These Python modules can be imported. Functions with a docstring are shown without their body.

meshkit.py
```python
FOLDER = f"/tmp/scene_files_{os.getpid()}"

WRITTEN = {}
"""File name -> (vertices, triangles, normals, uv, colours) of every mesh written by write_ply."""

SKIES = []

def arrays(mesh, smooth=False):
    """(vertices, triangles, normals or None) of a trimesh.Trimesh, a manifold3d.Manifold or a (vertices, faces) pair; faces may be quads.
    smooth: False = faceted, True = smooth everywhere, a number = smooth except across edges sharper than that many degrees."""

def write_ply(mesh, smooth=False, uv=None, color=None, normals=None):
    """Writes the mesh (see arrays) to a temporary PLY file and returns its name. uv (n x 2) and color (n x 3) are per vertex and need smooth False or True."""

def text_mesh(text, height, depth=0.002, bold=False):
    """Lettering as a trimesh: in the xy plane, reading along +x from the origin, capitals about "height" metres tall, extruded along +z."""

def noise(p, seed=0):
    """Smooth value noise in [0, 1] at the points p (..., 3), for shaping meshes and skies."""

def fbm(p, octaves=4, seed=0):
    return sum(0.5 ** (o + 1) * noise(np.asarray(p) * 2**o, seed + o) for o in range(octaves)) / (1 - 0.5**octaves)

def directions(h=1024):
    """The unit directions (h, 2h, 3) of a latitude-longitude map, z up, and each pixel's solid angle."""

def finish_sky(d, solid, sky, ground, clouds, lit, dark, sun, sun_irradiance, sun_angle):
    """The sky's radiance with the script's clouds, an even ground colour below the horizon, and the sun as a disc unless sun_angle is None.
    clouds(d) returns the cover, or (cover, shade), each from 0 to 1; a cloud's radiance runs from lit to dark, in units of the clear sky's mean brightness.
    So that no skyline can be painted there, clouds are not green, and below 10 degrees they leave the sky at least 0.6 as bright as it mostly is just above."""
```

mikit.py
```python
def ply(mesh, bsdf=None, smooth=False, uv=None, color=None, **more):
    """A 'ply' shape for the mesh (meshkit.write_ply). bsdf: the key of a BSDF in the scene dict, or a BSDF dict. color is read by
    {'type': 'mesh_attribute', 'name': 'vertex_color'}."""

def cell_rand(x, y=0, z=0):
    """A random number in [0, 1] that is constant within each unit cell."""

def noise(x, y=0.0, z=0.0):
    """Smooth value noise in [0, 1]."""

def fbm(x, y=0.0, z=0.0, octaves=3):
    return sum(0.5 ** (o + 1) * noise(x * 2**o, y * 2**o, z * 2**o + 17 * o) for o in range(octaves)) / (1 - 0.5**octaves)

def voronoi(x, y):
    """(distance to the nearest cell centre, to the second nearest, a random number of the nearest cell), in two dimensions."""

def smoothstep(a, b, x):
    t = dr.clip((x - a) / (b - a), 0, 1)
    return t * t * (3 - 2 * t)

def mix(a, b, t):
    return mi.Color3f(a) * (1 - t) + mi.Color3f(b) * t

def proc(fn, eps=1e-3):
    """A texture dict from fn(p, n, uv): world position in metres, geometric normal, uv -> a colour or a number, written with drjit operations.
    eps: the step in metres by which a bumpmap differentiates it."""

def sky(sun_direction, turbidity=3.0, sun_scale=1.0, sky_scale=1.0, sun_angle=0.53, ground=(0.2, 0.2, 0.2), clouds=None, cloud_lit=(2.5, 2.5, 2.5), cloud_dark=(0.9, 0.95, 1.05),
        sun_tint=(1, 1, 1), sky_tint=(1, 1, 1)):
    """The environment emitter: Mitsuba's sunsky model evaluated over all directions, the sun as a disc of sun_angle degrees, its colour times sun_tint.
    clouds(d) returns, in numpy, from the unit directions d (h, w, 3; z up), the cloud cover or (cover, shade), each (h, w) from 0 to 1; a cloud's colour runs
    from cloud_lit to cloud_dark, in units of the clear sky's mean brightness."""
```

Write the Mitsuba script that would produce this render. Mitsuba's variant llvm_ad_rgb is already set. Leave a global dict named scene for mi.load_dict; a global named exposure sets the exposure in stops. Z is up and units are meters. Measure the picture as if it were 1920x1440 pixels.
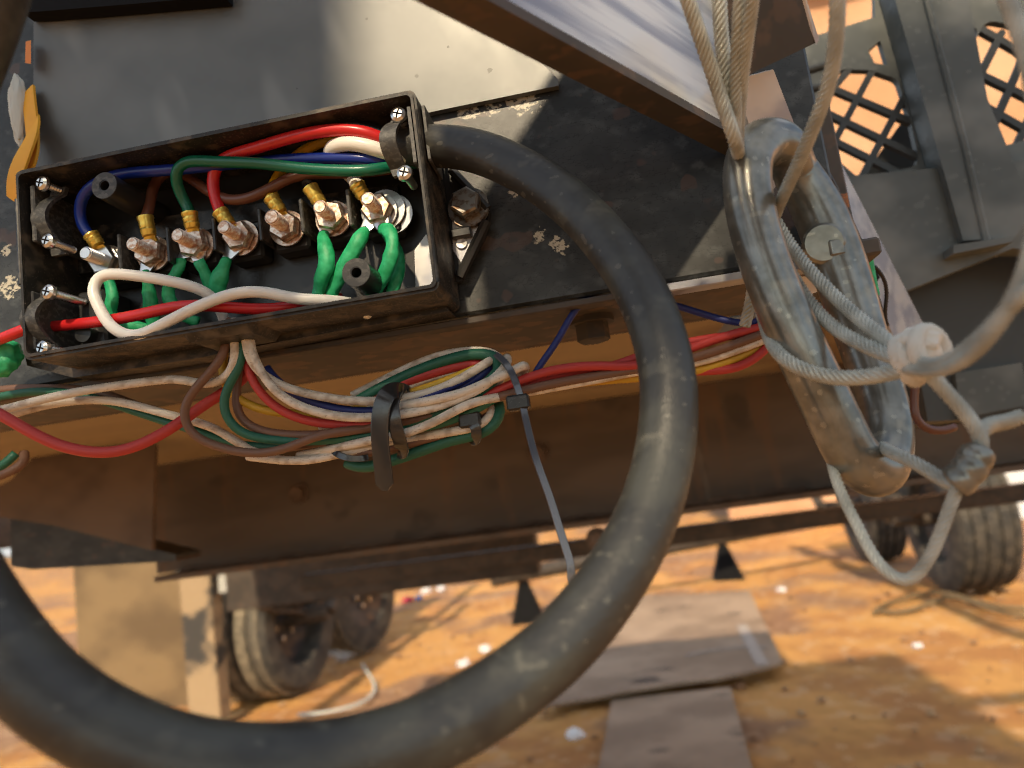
import math
import numpy as np
import trimesh
import drjit as dr
import mitsuba as mi
import mikit
import meshkit
import manifold3d as m3
from scipy.interpolate import CubicSpline
from shapely.geometry import Polygon, box as sbox
from shapely.ops import unary_union

scene = {"type": "scene"}
labels = {}
rng = np.random.default_rng(7)

# ------------------------------------------------------------------ camera, sky, exposure
W, H, F = 1920.0, 1440.0, 1400.0
YAW, PITCH, ROLL = (math.radians(a) for a in (-7.03, 7.79, 7.79))
CAM = np.array([0.0, 0.0, 0.88])
fwd = np.array([math.sin(YAW) * math.cos(PITCH), math.cos(YAW) * math.cos(PITCH), math.sin(PITCH)])
_r = np.array([math.cos(YAW), -math.sin(YAW), 0.0])
_u = np.cross(_r, fwd)
right = _r * math.cos(ROLL) - _u * math.sin(ROLL)
up = _u * math.cos(ROLL) + _r * math.sin(ROLL)
FOCUS = float((np.array([-0.13, 0.262, 0.11])) @ fwd)
scene["camera"] = {"type": "thinlens", "fov": 2 * math.degrees(math.atan(W / 2 / F)), "fov_axis": "x", "aperture_radius": 0.00135, "focus_distance": FOCUS,
                   "near_clip": 0.005, "far_clip": 500.0,
                   "to_world": mi.ScalarTransform4f().look_at(origin=CAM.tolist(), target=(CAM + fwd).tolist(), up=up.tolist())}
SUN_AZ, SUN_EL = math.radians(-3), math.radians(36)
SUN = (math.sin(SUN_AZ) * math.cos(SUN_EL), -math.cos(SUN_AZ) * math.cos(SUN_EL), math.sin(SUN_EL))
scene["sky"] = mikit.sky(SUN, turbidity=3, sun_scale=0.52, sun_tint=(1.0, 1.0, 0.97), sun_angle=2.0, sky_tint=(1.08, 1.0, 0.9), clouds=lambda d: np.clip((meshkit.fbm(d * [3, 3, 6] + 5, 4, 11) - .38) * 3.2, 0, .85), cloud_lit=(1.9, 1.9, 1.9), ground=(0.26, 0.21, 0.16))
exposure = 2.5


# ------------------------------------------------------------------ helpers
def ray(px, py):
    return fwd + right * ((px - 960) / F) - up * ((py - 720) / F)


def P(px, py, y):
    """The world point at depth y (metres in front of the trailer face's camera side) seen there; used to read real positions off the photograph."""
    d = ray(px, py)
    return CAM + d * (y / d[1])


def G(px, py, z=0.0):
    d = ray(px, py)
    return CAM + d * ((z - CAM[2]) / d[2])


def key(name):
    if name not in scene and name not in labels and not any(k.startswith(name + "__") for k in scene):
        return name
    i = 1
    while True:
        k = f"{name}_{i:03d}"
        if k not in scene and k not in labels and not any(q.startswith(k + "__") for q in scene):
            return k
        i += 1


def thing(name, label, cat, group=None):
    k = key(name)
    labels[k] = {"label": label, "category": cat}
    if group:
        labels[k]["group"] = group
    return k


def add(k, mesh, mat, smooth=30, **kw):
    scene[k] = mikit.ply(mesh, mat, smooth=smooth, **kw)
    return k


def part(parent, name, mesh, mat, smooth=30, label=None, kind=None):
    k = key(parent + "__" + name)
    add(k, mesh, mat, smooth)
    if label or kind:
        labels[k] = {}
        if label:
            labels[k]["label"] = label
        if kind:
            labels[k]["kind"] = kind
    return k


def solid(name, label, cat, mesh, mat, smooth=30, group=None):
    k = thing(name, label, cat, group)
    return add(k, mesh, mat, smooth)


def struct(name, mesh, mat, smooth=30, label=None):
    add(name, mesh, mat, smooth)
    labels[name] = {"kind": "structure"}
    if label:
        labels[name]["label"] = label


def cat(*ms):
    return trimesh.util.concatenate([m for m in ms])


def rbox(x0, x1, y0, y1, z0, z1, b=0.001):
    pts = []
    for x, sx in ((x0, 1), (x1, -1)):
        for y, sy in ((y0, 1), (y1, -1)):
            for z, sz in ((z0, 1), (z1, -1)):
                pts += [(x + sx * b, y + sy * b, z), (x + sx * b, y, z + sz * b), (x, y + sy * b, z + sz * b)]
    return trimesh.convex.convex_hull(np.array(pts))


def hull(pts):
    return trimesh.convex.convex_hull(np.array(pts, float))


def plate(a, b, n_dir, t):
    """Not used for picture tricks: a slab from corner list a (in order) thickened by t along n_dir."""
    a = np.array(a, float)
    n = np.array(n_dir, float)
    n /= np.linalg.norm(n)
    return hull(np.vstack([a, a + n * t]))


def frame(axis):
    axis = np.asarray(axis, float) / np.linalg.norm(axis)
    ref = np.array([0, 0, 1.0]) if abs(axis[2]) < 0.9 else np.array([1.0, 0, 0])
    e1 = np.cross(axis, ref)
    e1 /= np.linalg.norm(e1)
    return axis, e1, np.cross(axis, e1)


def lathe(prof, origin, axis, n=20, spin=0.0):
    """prof: list of (t along the axis, radius)."""
    ax, e1, e2 = frame(axis)
    th = np.arange(n) / n * 2 * np.pi + spin
    ring = np.cos(th)[:, None] * e1 + np.sin(th)[:, None] * e2
    v = np.vstack([np.asarray(origin) + ax * t + ring * max(r, 1e-6) for t, r in prof])
    f = []
    for i in range(len(prof) - 1):
        for j in range(n):
            a, b = i * n + j, i * n + (j + 1) % n
            f += [(a, b, b + n), (a, b + n, a + n)]
    m = trimesh.Trimesh(v, f, process=False)
    if m.volume < 0:
        m.invert()
    return m


def cyl(a, b, r, n=16, r2=None):
    a, b = np.asarray(a, float), np.asarray(b, float)
    L = np.linalg.norm(b - a)
    r2 = r if r2 is None else r2
    return lathe([(0, 0), (0, r), (L, r2), (L, 0)], a, b - a, n)


def spline(pts, step):
    pts = np.asarray(pts, float)
    d = np.sqrt(np.linalg.norm(np.diff(pts, axis=0), axis=1))
    t = np.concatenate([[0], np.cumsum(np.maximum(d, 1e-6))])
    cs = CubicSpline(t, pts)
    fine = cs(np.linspace(0, t[-1], 60 * len(pts)))
    s = np.concatenate([[0], np.cumsum(np.linalg.norm(np.diff(fine, axis=0), axis=1))])
    n = max(4, int(s[-1] / step))
    q = np.linspace(0, s[-1], n + 1)
    return np.stack([np.interp(q, s, fine[:, k]) for k in range(3)], 1), q


def closed_spline(pts, step):
    pts = np.asarray(pts, float)
    pts = np.vstack([pts, pts[:1]])
    d = np.sqrt(np.linalg.norm(np.diff(pts, axis=0), axis=1))
    t = np.concatenate([[0], np.cumsum(d)])
    cs = CubicSpline(t, pts, bc_type="periodic")
    n = max(24, int(np.linalg.norm(np.diff(pts, axis=0), axis=1).sum() / step))
    return cs(np.linspace(0, t[-1], n + 1)[:-1])


def sweep(c, r, n=10, q=None, lobes=0, amp=0.0, pitch=0.02, flat=None, closed=False, caps=True, uvs=False):
    """A tube along the points c; lobes and pitch make it a laid rope; flat=(width, thickness, direction) makes it a strap."""
    c = np.asarray(c, float)
    N = len(c)
    if closed:
        t = np.roll(c, -1, 0) - np.roll(c, 1, 0)
    else:
        t = np.gradient(c, axis=0)
    t /= np.linalg.norm(t, axis=1, keepdims=True)
    r = np.broadcast_to(np.asarray(r, float), (N,))
    if q is None:
        q = np.concatenate([[0], np.cumsum(np.linalg.norm(np.diff(c, axis=0), axis=1))])
    _, e, _ = frame(t[0])
    E1 = np.zeros_like(c)
    for i in range(N):
        e = e - t[i] * (e @ t[i])
        e /= np.linalg.norm(e)
        E1[i] = e
    if flat is not None:
        wd, th, ref = flat
        E1 = np.cross(t, np.broadcast_to(ref, t.shape))
        E1 /= np.linalg.norm(E1, axis=1, keepdims=True)
    E2 = np.cross(t, E1)
    ang = np.arange(n) / n * 2 * np.pi
    v = []
    for i in range(N):
        if flat is not None:
            sq = np.array([(-1, -.7), (-.85, -1), (.85, -1), (1, -.7), (1, .7), (.85, 1), (-.85, 1), (-1, .7)])
            w_ = wd if np.isscalar(wd) else wd[i]
            v.append(c[i] + sq[:, :1] * w_ / 2 * E1[i] + sq[:, 1:] * th / 2 * E2[i])
            continue
        rr = r[i] * (1 - amp + amp * np.abs(np.cos((ang - q[i] / pitch * 2 * np.pi) * lobes / 2)) * 2 ** .5) if lobes else np.full(n, r[i])
        v.append(c[i] + rr[:, None] * (np.cos(ang)[:, None] * E1[i] + np.sin(ang)[:, None] * E2[i]))
    n = len(v[0])
    v = np.vstack(v)
    f = []
    M = N if closed else N - 1
    for i in range(M):
        a0, b0 = i * n, ((i + 1) % N) * n
        for j in range(n):
            k = (j + 1) % n
            f += [(a0 + j, a0 + k, b0 + k), (a0 + j, b0 + k, b0 + j)]
    if caps and not closed:
        v = np.vstack([v, c[0], c[-1]])
        for j in range(n):
            k = (j + 1) % n
            f += [(len(v) - 2, k, j), (len(v) - 1, (N - 1) * n + j, (N - 1) * n + k)]
    m = trimesh.Trimesh(v, f, process=False)
    if m.volume < 0:
        m.invert()
    return m


def curve(pts, step=0.0015):
    """pts: (px, py, depth) read off the photograph -> smooth world curve."""
    return spline([P(*p) for p in pts], step)[0]


def wire_mesh(pts, r=0.0022, n=12, step=0.0015):
    return sweep(curve(pts, step), r, n)


def slab(poly, y, t):
    """A polygon of photograph points on the plane at depth y, with real thickness t away from the camera; poly may be a shapely polygon in x, z."""
    m = trimesh.creation.extrude_polygon(poly, t, engine="earcut")
    v = np.array(m.vertices)
    m.vertices = np.stack([v[:, 0], y + v[:, 2], v[:, 1]], 1)
    if m.volume < 0:
        m.invert()
    return m


def pxpoly(pts, y):
    return Polygon([P(a, b, y)[[0, 2]] for a, b in pts])


def hexa(o, axis, r, h, spin=0.0, hole=None):
    return lathe([(0, 0), (0, r), (h - r * .12, r), (h, r * .86), (h, 0)], o, axis, 6, spin)


def thread(o, axis, r, L, pitch=0.00105, n=18, tip=True):
    prof = [(0, 0), (0, r)]
    t = 0.0
    while t < L - 0.0008:
        prof += [(t + pitch * .3, r), (t + pitch * .55, r * .79), (t + pitch * .8, r * .79)]
        t += pitch
    prof += [(L - .0006, r * .97), (L, r * .8), (L, 0)]
    return lathe(prof, o, axis, n)


# ------------------------------------------------------------------ materials
noise, fbm, smoothstep, mix, voronoi = mikit.noise, mikit.fbm, mikit.smoothstep, mikit.mix, mikit.voronoi


def mat(name, **kw):
    scene[name] = {"type": "twosided", "bsdf": {"type": "principled", **kw}}
    return name


def rgb(*c):
    return {"type": "rgb", "value": list(c)}


def dusty(a, b, s, lo, hi, fine=0.0):
    def fn(p, n, uv):
        k = smoothstep(lo, hi, fbm(p.x * s, p.y * s, p.z * s, 4))
        if fine:
            k = dr.maximum(k, fine * smoothstep(.72, .78, noise(p.x * s * 9, p.y * s * 9, p.z * s * 9)))
        return mix(a, b, k)
    return mikit.proc(fn)


def bumped(name, fn, scale, eps, **kw):
    scene[name] = {"type": "twosided", "bsdf": {"type": "bumpmap", "arbitrary": mikit.proc(fn, eps), "scale": scale, "bsdf": {"type": "principled", **kw}}}
    return name


mat("plastic", base_color=dusty((.014, .014, .014), (.075, .066, .055), 260, .5, .8, .5), roughness=.34, specular=.5)
def beam_fn(p, n, uv):
    a = fbm(p.x * 7, p.y * 7, p.z * 24, 5)
    st = smoothstep(.58, .72, fbm(p.x * 60, p.y * 20, p.z * 6 + 3, 4))
    c = mix((.1, .08, .064), (.14, .112, .09), smoothstep(.3, .7, a))
    return mix(mix(c, (.18, .105, .06), st * .4), (.055, .048, .042), smoothstep(.6, .75, fbm(p.x * 18 + 7, p.y * 18, p.z * 18, 4)) * .6)


mat("beam_paint", base_color=mikit.proc(beam_fn), roughness=.6, specular=.35)
mat("rust_light", base_color=dusty((.1, .07, .052), (.16, .115, .085), 18, .35, .65), roughness=.6)
mat("tie_sky_sheen", base_color=rgb(.075, .082, .1), roughness=.16, specular=1.0)  # blue grey base stands in for sky reflected in black nylon
mat("tie_plastic", base_color=rgb(.024, .024, .025), roughness=.2, specular=.8)
mat("plastic_clean", base_color=rgb(.022, .022, .022), roughness=.34, specular=.5)
mat("plastic_grey", base_color=dusty((.05, .05, .049), (.1, .098, .09), 700, .45, .7), roughness=.5, specular=.4)
mat("plastic_dusty", base_color=dusty((.02, .0185, .0165), (.1, .078, .055), 170, .45, .8, .5), roughness=.5, specular=.4)


def hose_fn(p, n, uv):
    k = smoothstep(.42, .72, fbm(p.x * 75, p.y * 75, p.z * 75, 5))
    s = smoothstep(.62, .8, fbm(p.x * 160 + 4, p.y * 160, p.z * 160, 3))
    f = smoothstep(.83, .86, noise(p.x * 420, p.y * 420, p.z * 420))
    return mix(mix(mix((.028, .028, .026), (.05, .051, .043), k), (.085, .083, .067), s * .5), (.2, .19, .15), f * .25)


bumped("rubber", lambda p, n, uv: fbm(p.x * 900, p.y * 900, p.z * 900, 2), .00012, 2e-4, base_color=mikit.proc(hose_fn), clearcoat=.3, clearcoat_gloss=.35, roughness=.42, specular=.5)
WIRES = {"red": (.55, .02, .022), "green": (.004, .12, .068), "blue": (.006, .022, .2), "brown": (.13, .05, .03), "black": (.012, .012, .012), "yellow": (.6, .33, .01)}
for k_, c_ in WIRES.items():
    mat("wire_" + k_, base_color=rgb(*c_), roughness=.3, specular=.5)


for k_, c_ in {"red": (.44, .045, .04), "green": (.02, .115, .075), "blue": (.022, .035, .17), "brown": (.16, .085, .055), "yellow": (.5, .3, .03)}.items():
    mat("old_" + k_, base_color=rgb(*c_), roughness=.48, specular=.4)


def dirty_white(p, n, uv):
    k = smoothstep(.45, .75, fbm(p.x * 260, p.y * 260, p.z * 260, 3))
    d = smoothstep(.8, .86, noise(p.x * 1700, p.y * 1700, p.z * 1700))
    return mix(mix((.66, .6, .51), (.38, .3, .22), k * .8), (.2, .15, .1), d * .5)


mat("wire_white_dirty", base_color=mikit.proc(dirty_white), roughness=.42, specular=.4)
mat("wire_white", base_color=rgb(.78, .76, .7), roughness=.3, specular=.5)
mat("shrink", base_color=dusty((.008, .31, .11), (.03, .42, .18), 320, .3, .7), roughness=.5, specular=.5)
mat("brass", base_color=rgb(.86, .62, .13), metallic=.75, roughness=.28)
mat("zinc", base_color=rgb(.72, .71, .68), metallic=1.0, roughness=.24)
mat("corroded", base_color=dusty((.55, .33, .22), (.78, .68, .58), 900, .35, .65), metallic=.85, roughness=.38)
mat("bolt_steel", base_color=dusty((.3, .28, .25), (.16, .1, .06), 500, .45, .7), metallic=.8, roughness=.4)


def rust_fn(p, n, uv):
    a = fbm(p.x * 30, p.y * 30, p.z * 30, 4)
    b = smoothstep(.55, .7, fbm(p.x * 140, p.y * 140, p.z * 140, 3))
    return mix(mix((.052, .045, .038), (.085, .068, .054), smoothstep(.35, .65, a)), (.15, .09, .055), b * .4)


mat("rusty_paint", base_color=mikit.proc(rust_fn), roughness=.55, specular=.35)


LICHEN = [(P(x_, y_, .29), r_) for x_, y_, r_ in ((984, 186, .0042), (962, 190, .002), (925, 205, .0022), (886, 208, .0022), (872, 214, .0018), (965, 358, .0018), (1010, 445, .002), (1048, 458, .0024), (700, 470, .004), (18, 540, .003), (12, 470, .002))]


def channel_fn(p, n, uv):
    # grey dirt film, a few pale lichen spots and fine scratches
    a = fbm(p.x * 60, p.y * 60, p.z * 60, 4)
    base = mix((.016, .0175, .017), (.04, .043, .042), smoothstep(.3, .7, a))
    base = mix(base, (.1, .11, .108), smoothstep(.5, .85, fbm(p.x * 200, 9, p.z * 200, 5)) * .5)
    worm = dr.abs(fbm(p.x * 260 + 7, 2, p.z * 420, 3) - .5)
    base = mix(base, (.008, .008, .008), (1 - smoothstep(.0, .03, worm)) * .7)
    spot = mi.Float(0)
    for c, r in LICHEN:
        d = dr.sqrt(dr.square(p.x - float(c[0])) + dr.square(p.z - float(c[2]))) / (r * 1.6) + (fbm(p.x * 500, 1, p.z * 500, 3) - .5) * 1.6
        spot = dr.maximum(spot, 1 - smoothstep(.75, .95, d))
    spot *= smoothstep(.36, .5, fbm(p.x * 900, p.y * 900, p.z * 900, 4))
    base = mix(base, (.55, .5, .38), spot * .9)
    return mix(base, (.16, .08, .05), smoothstep(.68, .74, fbm(p.x * 90 + 50, 2, p.z * 90, 3)) * .3)


mat("channel_paint", base_color=mikit.proc(channel_fn), roughness=.42, specular=.5)


MARKS = [(P(x_, y_, .288), r_) for x_, y_, r_ in ((918, 136, .0012), (842, 92, .0006), (905, 26, .0007), (784, 146, .0009), (560, 170, .0005), (690, 40, .0006))]


def sheet_fn(p, n, uv):
    a = fbm(p.x * 24, 1, p.z * 24, 4)
    c = mix((.115, .12, .117), (.15, .153, .147), smoothstep(.3, .7, a))
    st = smoothstep(.58, .75, fbm(p.x * 40 + p.z * 14, 3, (p.z * 8 - p.x * 9), 3))
    c = mix(c, (.27, .268, .25), st * .5)
    d = mi.Float(0)
    for c0, r in MARKS:
        d = dr.maximum(d, 1 - smoothstep(.7, 1, dr.sqrt(dr.square(p.x - float(c0[0])) + dr.square(p.z - float(c0[2]))) / r + (fbm(p.x * 700, 2, p.z * 700, 2) - .5) * 1.2))
    return mix(c, (.06, .06, .055), d * .7)


mat("sheet_paint", base_color=mikit.proc(sheet_fn), metallic=.3, roughness=.45, specular=.5)


def galv_fn(p, n, uv):
    k = fbm(p.x * 170, p.y * 170, p.z * 170, 5)
    d = smoothstep(.6, .8, fbm(p.x * 120 + 4, p.y * 120, p.z * 120, 4))
    e = smoothstep(.8, .85, noise(p.x * 420, p.y * 420, p.z * 420))
    c = mix((.16, .16, .14), (.26, .26, .235), smoothstep(.25, .75, k))
    return mix(mix(c, (.36, .32, .24), d * .5), (.55, .52, .42), e * .3)


bumped("galvanised", lambda p, n, uv: fbm(p.x * 420, p.y * 420, p.z * 420, 3), .00004, 2e-4, base_color=mikit.proc(galv_fn), metallic=.6, roughness=.25, specular=.5)
mat("bare_lit_metal", base_color=dusty((.36, .37, .42), (.62, .61, .6), 60, .35, .65), metallic=.35, roughness=.34)  # pale blue grey: bare metal, also skylight painted onto the end plates


def painted_glare_fn(p, n, uv):  # yellow white glare and streak highlights put into the colour
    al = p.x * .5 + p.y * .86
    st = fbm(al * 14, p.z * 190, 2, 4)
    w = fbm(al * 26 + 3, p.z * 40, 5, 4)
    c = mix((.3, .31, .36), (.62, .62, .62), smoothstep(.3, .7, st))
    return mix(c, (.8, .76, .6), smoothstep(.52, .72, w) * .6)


mat("painted_glare", base_color=mikit.proc(painted_glare_fn), metallic=.35, roughness=.28)
mat("rope", base_color=dusty((.31, .32, .285), (.46, .475, .43), 160, .3, .7), metallic=.15, roughness=.42)
mat("rope_tape", base_color=rgb(.62, .6, .54), roughness=.6)


def wood_fn(p, n, uv):
    g = fbm(p.x * 9, p.y * 90, p.z * 20, 4)
    k = fbm(p.x * 6 + 4, p.y * 6, 0, 3)
    return mix(mix((.25, .19, .115), (.33, .26, .16), g), (.17, .12, .075), smoothstep(.5, .75, k) * .7)


mat("plywood", base_color=mikit.proc(wood_fn), roughness=.7)


def clay_fn(p, n, uv):
    a = fbm(p.x * 1.7, p.y * 1.7, 0, 4)
    b = fbm(p.x * 5, p.y * 5, 3, 5)
    c = mix((.37, .17, .055), (.5, .26, .08), smoothstep(.3, .65, b))
    c = mix(c, (.22, .125, .08), smoothstep(.47, .62, a) * .8)  # damp brown patches, deepened to stand in for broken shade
    return mix(c, (.62, .45, .28), smoothstep(.7, .78, noise(p.x * 23, p.y * 23, 5)) * .25)


bumped("clay", lambda p, n, uv: fbm(p.x * 22, p.y * 22, 1, 4), .014, 6e-3, base_color=mikit.proc(clay_fn), roughness=.9)


def card_fn(p, n, uv):
    a = fbm(p.x * 5, p.y * 5, p.z * 5, 4)
    return mix(mix((.24, .165, .11), (.36, .26, .18), smoothstep(.3, .7, a)), (.08, .055, .04), smoothstep(.66, .74, fbm(p.x * 4 + 3, p.y * 7, p.z * 5, 3)))


mat("card", base_color=mikit.proc(card_fn), roughness=.75)


def board_fn(p, n, uv):
    a = fbm(p.x * 4, p.y * 4, p.z * 5 + 2, 4)
    return mix((.15, .1, .052), (.25, .17, .085), smoothstep(.3, .68, a))


mat("post_wood", base_color=dusty((.4, .29, .17), (.06, .055, .05), 5, .5, .62), roughness=.8)
mat("board", base_color=mikit.proc(board_fn), roughness=.8)
mat("tyre_rubber", base_color=dusty((.045, .043, .04), (.1, .088, .07), 22, .35, .7), roughness=.75)
mat("tread_dust_lit", base_color=dusty((.16, .14, .105), (.32, .27, .19), 30, .35, .7), roughness=.85)  # dust tan, lightened further to paint light on shaded left treads
mat("rim_steel", base_color=dusty((.05, .05, .055), (.14, .1, .07), 20, .4, .7), metallic=.4, roughness=.5)
mat("black_metal", base_color=rgb(.008, .008, .009), roughness=.8, specular=.15)
mat("crate_plastic", base_color=dusty((.075, .085, .082), (.16, .17, .16), 26, .35, .75, .3), roughness=.48, specular=.4)
mat("crate_dark", base_color=rgb(.045, .05, .05), roughness=.5, specular=.4)
mat("fender_paint", base_color=rgb(.5, .5, .46), roughness=.5)
mat("white_paint", base_color=rgb(.78, .79, .8), roughness=.6)
mat("orange_plastic", base_color=rgb(.7, .22, .03), roughness=.45)
mat("strap_yellow", base_color=rgb(.75, .36, .02), roughness=.6)
mat("tape_grey", base_color=rgb(.36, .31, .27), roughness=.7)
mat("cloth_grey", base_color=rgb(.5, .52, .48), roughness=.8)
mat("gravel_stone", base_color=dusty((.3, .16, .08), (.46, .29, .15), 6, .4, .6), roughness=.9)
mat("litter_white", base_color=rgb(.8, .8, .82), roughness=.5)
mat("litter_red", base_color=rgb(.7, .06, .1), roughness=.4)
mat("litter_blue", base_color=rgb(.1, .2, .55), roughness=.4)
mat("terracotta", base_color=dusty((.62, .33, .17), (.72, .44, .26), 1.2, .3, .7), roughness=.85)
mat("roof_dark", base_color=rgb(.14, .09, .07), roughness=.8)
mat("window_dark", base_color=rgb(.04, .05, .06), roughness=.15)

def hexbolt(pt, axis, r, h, parent, name, matn, label=None):
    axis = np.asarray(axis, float) / np.linalg.norm(axis)
    m = cat(lathe([(0, 0), (0, r * 1.35), (h * .25, r * 1.35), (h * .25, 0)], pt, axis, 24), hexa(np.asarray(pt) + axis * h * .25, axis, r, h * .75, .3))
    return part(parent, name, m, matn, 25, label)


# ------------------------------------------------------------------ ground (one sheet to the horizon)
near = np.arange(-6, 6.01, .06)
far = np.array([8, 11, 16, 25, 40, 70, 120, 220.0])
gx = np.concatenate([-far[::-1], near, far])
gy = np.concatenate([-far[::-1], np.arange(-6, 9.01, .06), far + 3])
XX, YY = np.meshgrid(gx, gy)
pts = np.stack([XX, YY, 0 * XX], -1)
dist = np.hypot(XX, YY - 3)
ZZ = (meshkit.fbm(pts * [1.6, 1.6, 1], 4, 3) - .5) * .05 + (meshkit.fbm(pts * [7, 7, 1], 3, 5) - .5) * .028
ZZ *= np.clip(1.5 - dist / 12, 0, 1)
ny, nx = XX.shape
gv = np.stack([XX, YY, ZZ - .012], -1).reshape(-1, 3)
idx = np.arange(nx * ny).reshape(ny, nx)
gf = np.stack([idx[:-1, :-1], idx[:-1, 1:], idx[1:, 1:], idx[1:, :-1]], -1).reshape(-1, 4)
struct("ground", (gv, gf), "clay", True, "bare orange clay ground")


def lump(c, r, sq=(1, 1, .5), seed=0, sub=3, amp=.5):
    m = trimesh.creation.icosphere(subdivisions=sub)
    v = np.array(m.vertices)
    v *= 1 + amp * (meshkit.fbm(v * 1.8 + seed * 7.3, 3, seed) - .5)[:, None] * 2
    m.vertices = v * r * np.array(sq) + np.asarray(c)
    return m


# ------------------------------------------------------------------ trailer (one rigid thing)
YC = .290                                                     # front face of the steel channel
TR = thing("trailer", "rusty brown steel trailer frame carrying the open black junction box", "trailer")
zt, zb = .88 + .32, .88 + .0705
# channel: vertical face, bottom lip behind it
ch = [rbox(-.75, .098, YC, YC + .007, zb, zt, .0012)]
part(TR, "channel_face", cat(*ch), "channel_paint", 20, "dark grey channel face with pale lichen spots")
part(TR, "channel_flange", rbox(-.75, P(1560, 600, YC + .085)[0], YC + .0074, YC + .085, zb - .001, zb + .006, .001), "rusty_paint", 20, "brown underside lip of the channel")
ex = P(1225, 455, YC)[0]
part(TR, "channel_edge", rbox(ex + .0005, .098, YC - .0022, YC + .0068, zb - .0045, zb - .0012, .0005), "painted_glare", 20, "painted sunlit strip of the channel's lower edge")  # pale colour stands in for sun on this stretch of lip
part(TR, "channel_edge", rbox(-.75, ex, YC - .0016, YC + .0068, zb - .0042, zb - .0014, .0005), "rusty_paint", 20)
# painted sheet in front of the channel, with its cut corner
sp = [P(a, b, YC - .004)[[0, 2]] for a, b in [(62, 28), (62, 420), (300, 420), (810, 209), (1047, 160), (1047, 148), (870, -20)]]
sheet_poly = Polygon(sp[:1] + [P(62, 470, YC - .004)[[0, 2]], P(560, 470, YC - .004)[[0, 2]], P(640, 250, YC - .004)[[0, 2]]] + sp[3:] + [P(700, -40, YC - .004)[[0, 2]]])
part(TR, "sheet_panel", slab(sheet_poly, YC - .0038, .0032), "sheet_paint", 20, "smooth grey painted sheet with a cut corner")
part(TR, "top_bar", slab(pxpoly([(40, 22), (66, 22), (240, 8), (420, -8), (420, -80), (40, -80)], YC - .012), YC - .012, .0075), "black_metal")
part(TR, "channel_web", rbox(-.75, P(1640, 600, YC + .085)[0], YC + .085, YC + .091, zb - .001, zb + .1, .001), "rusty_paint")


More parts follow.
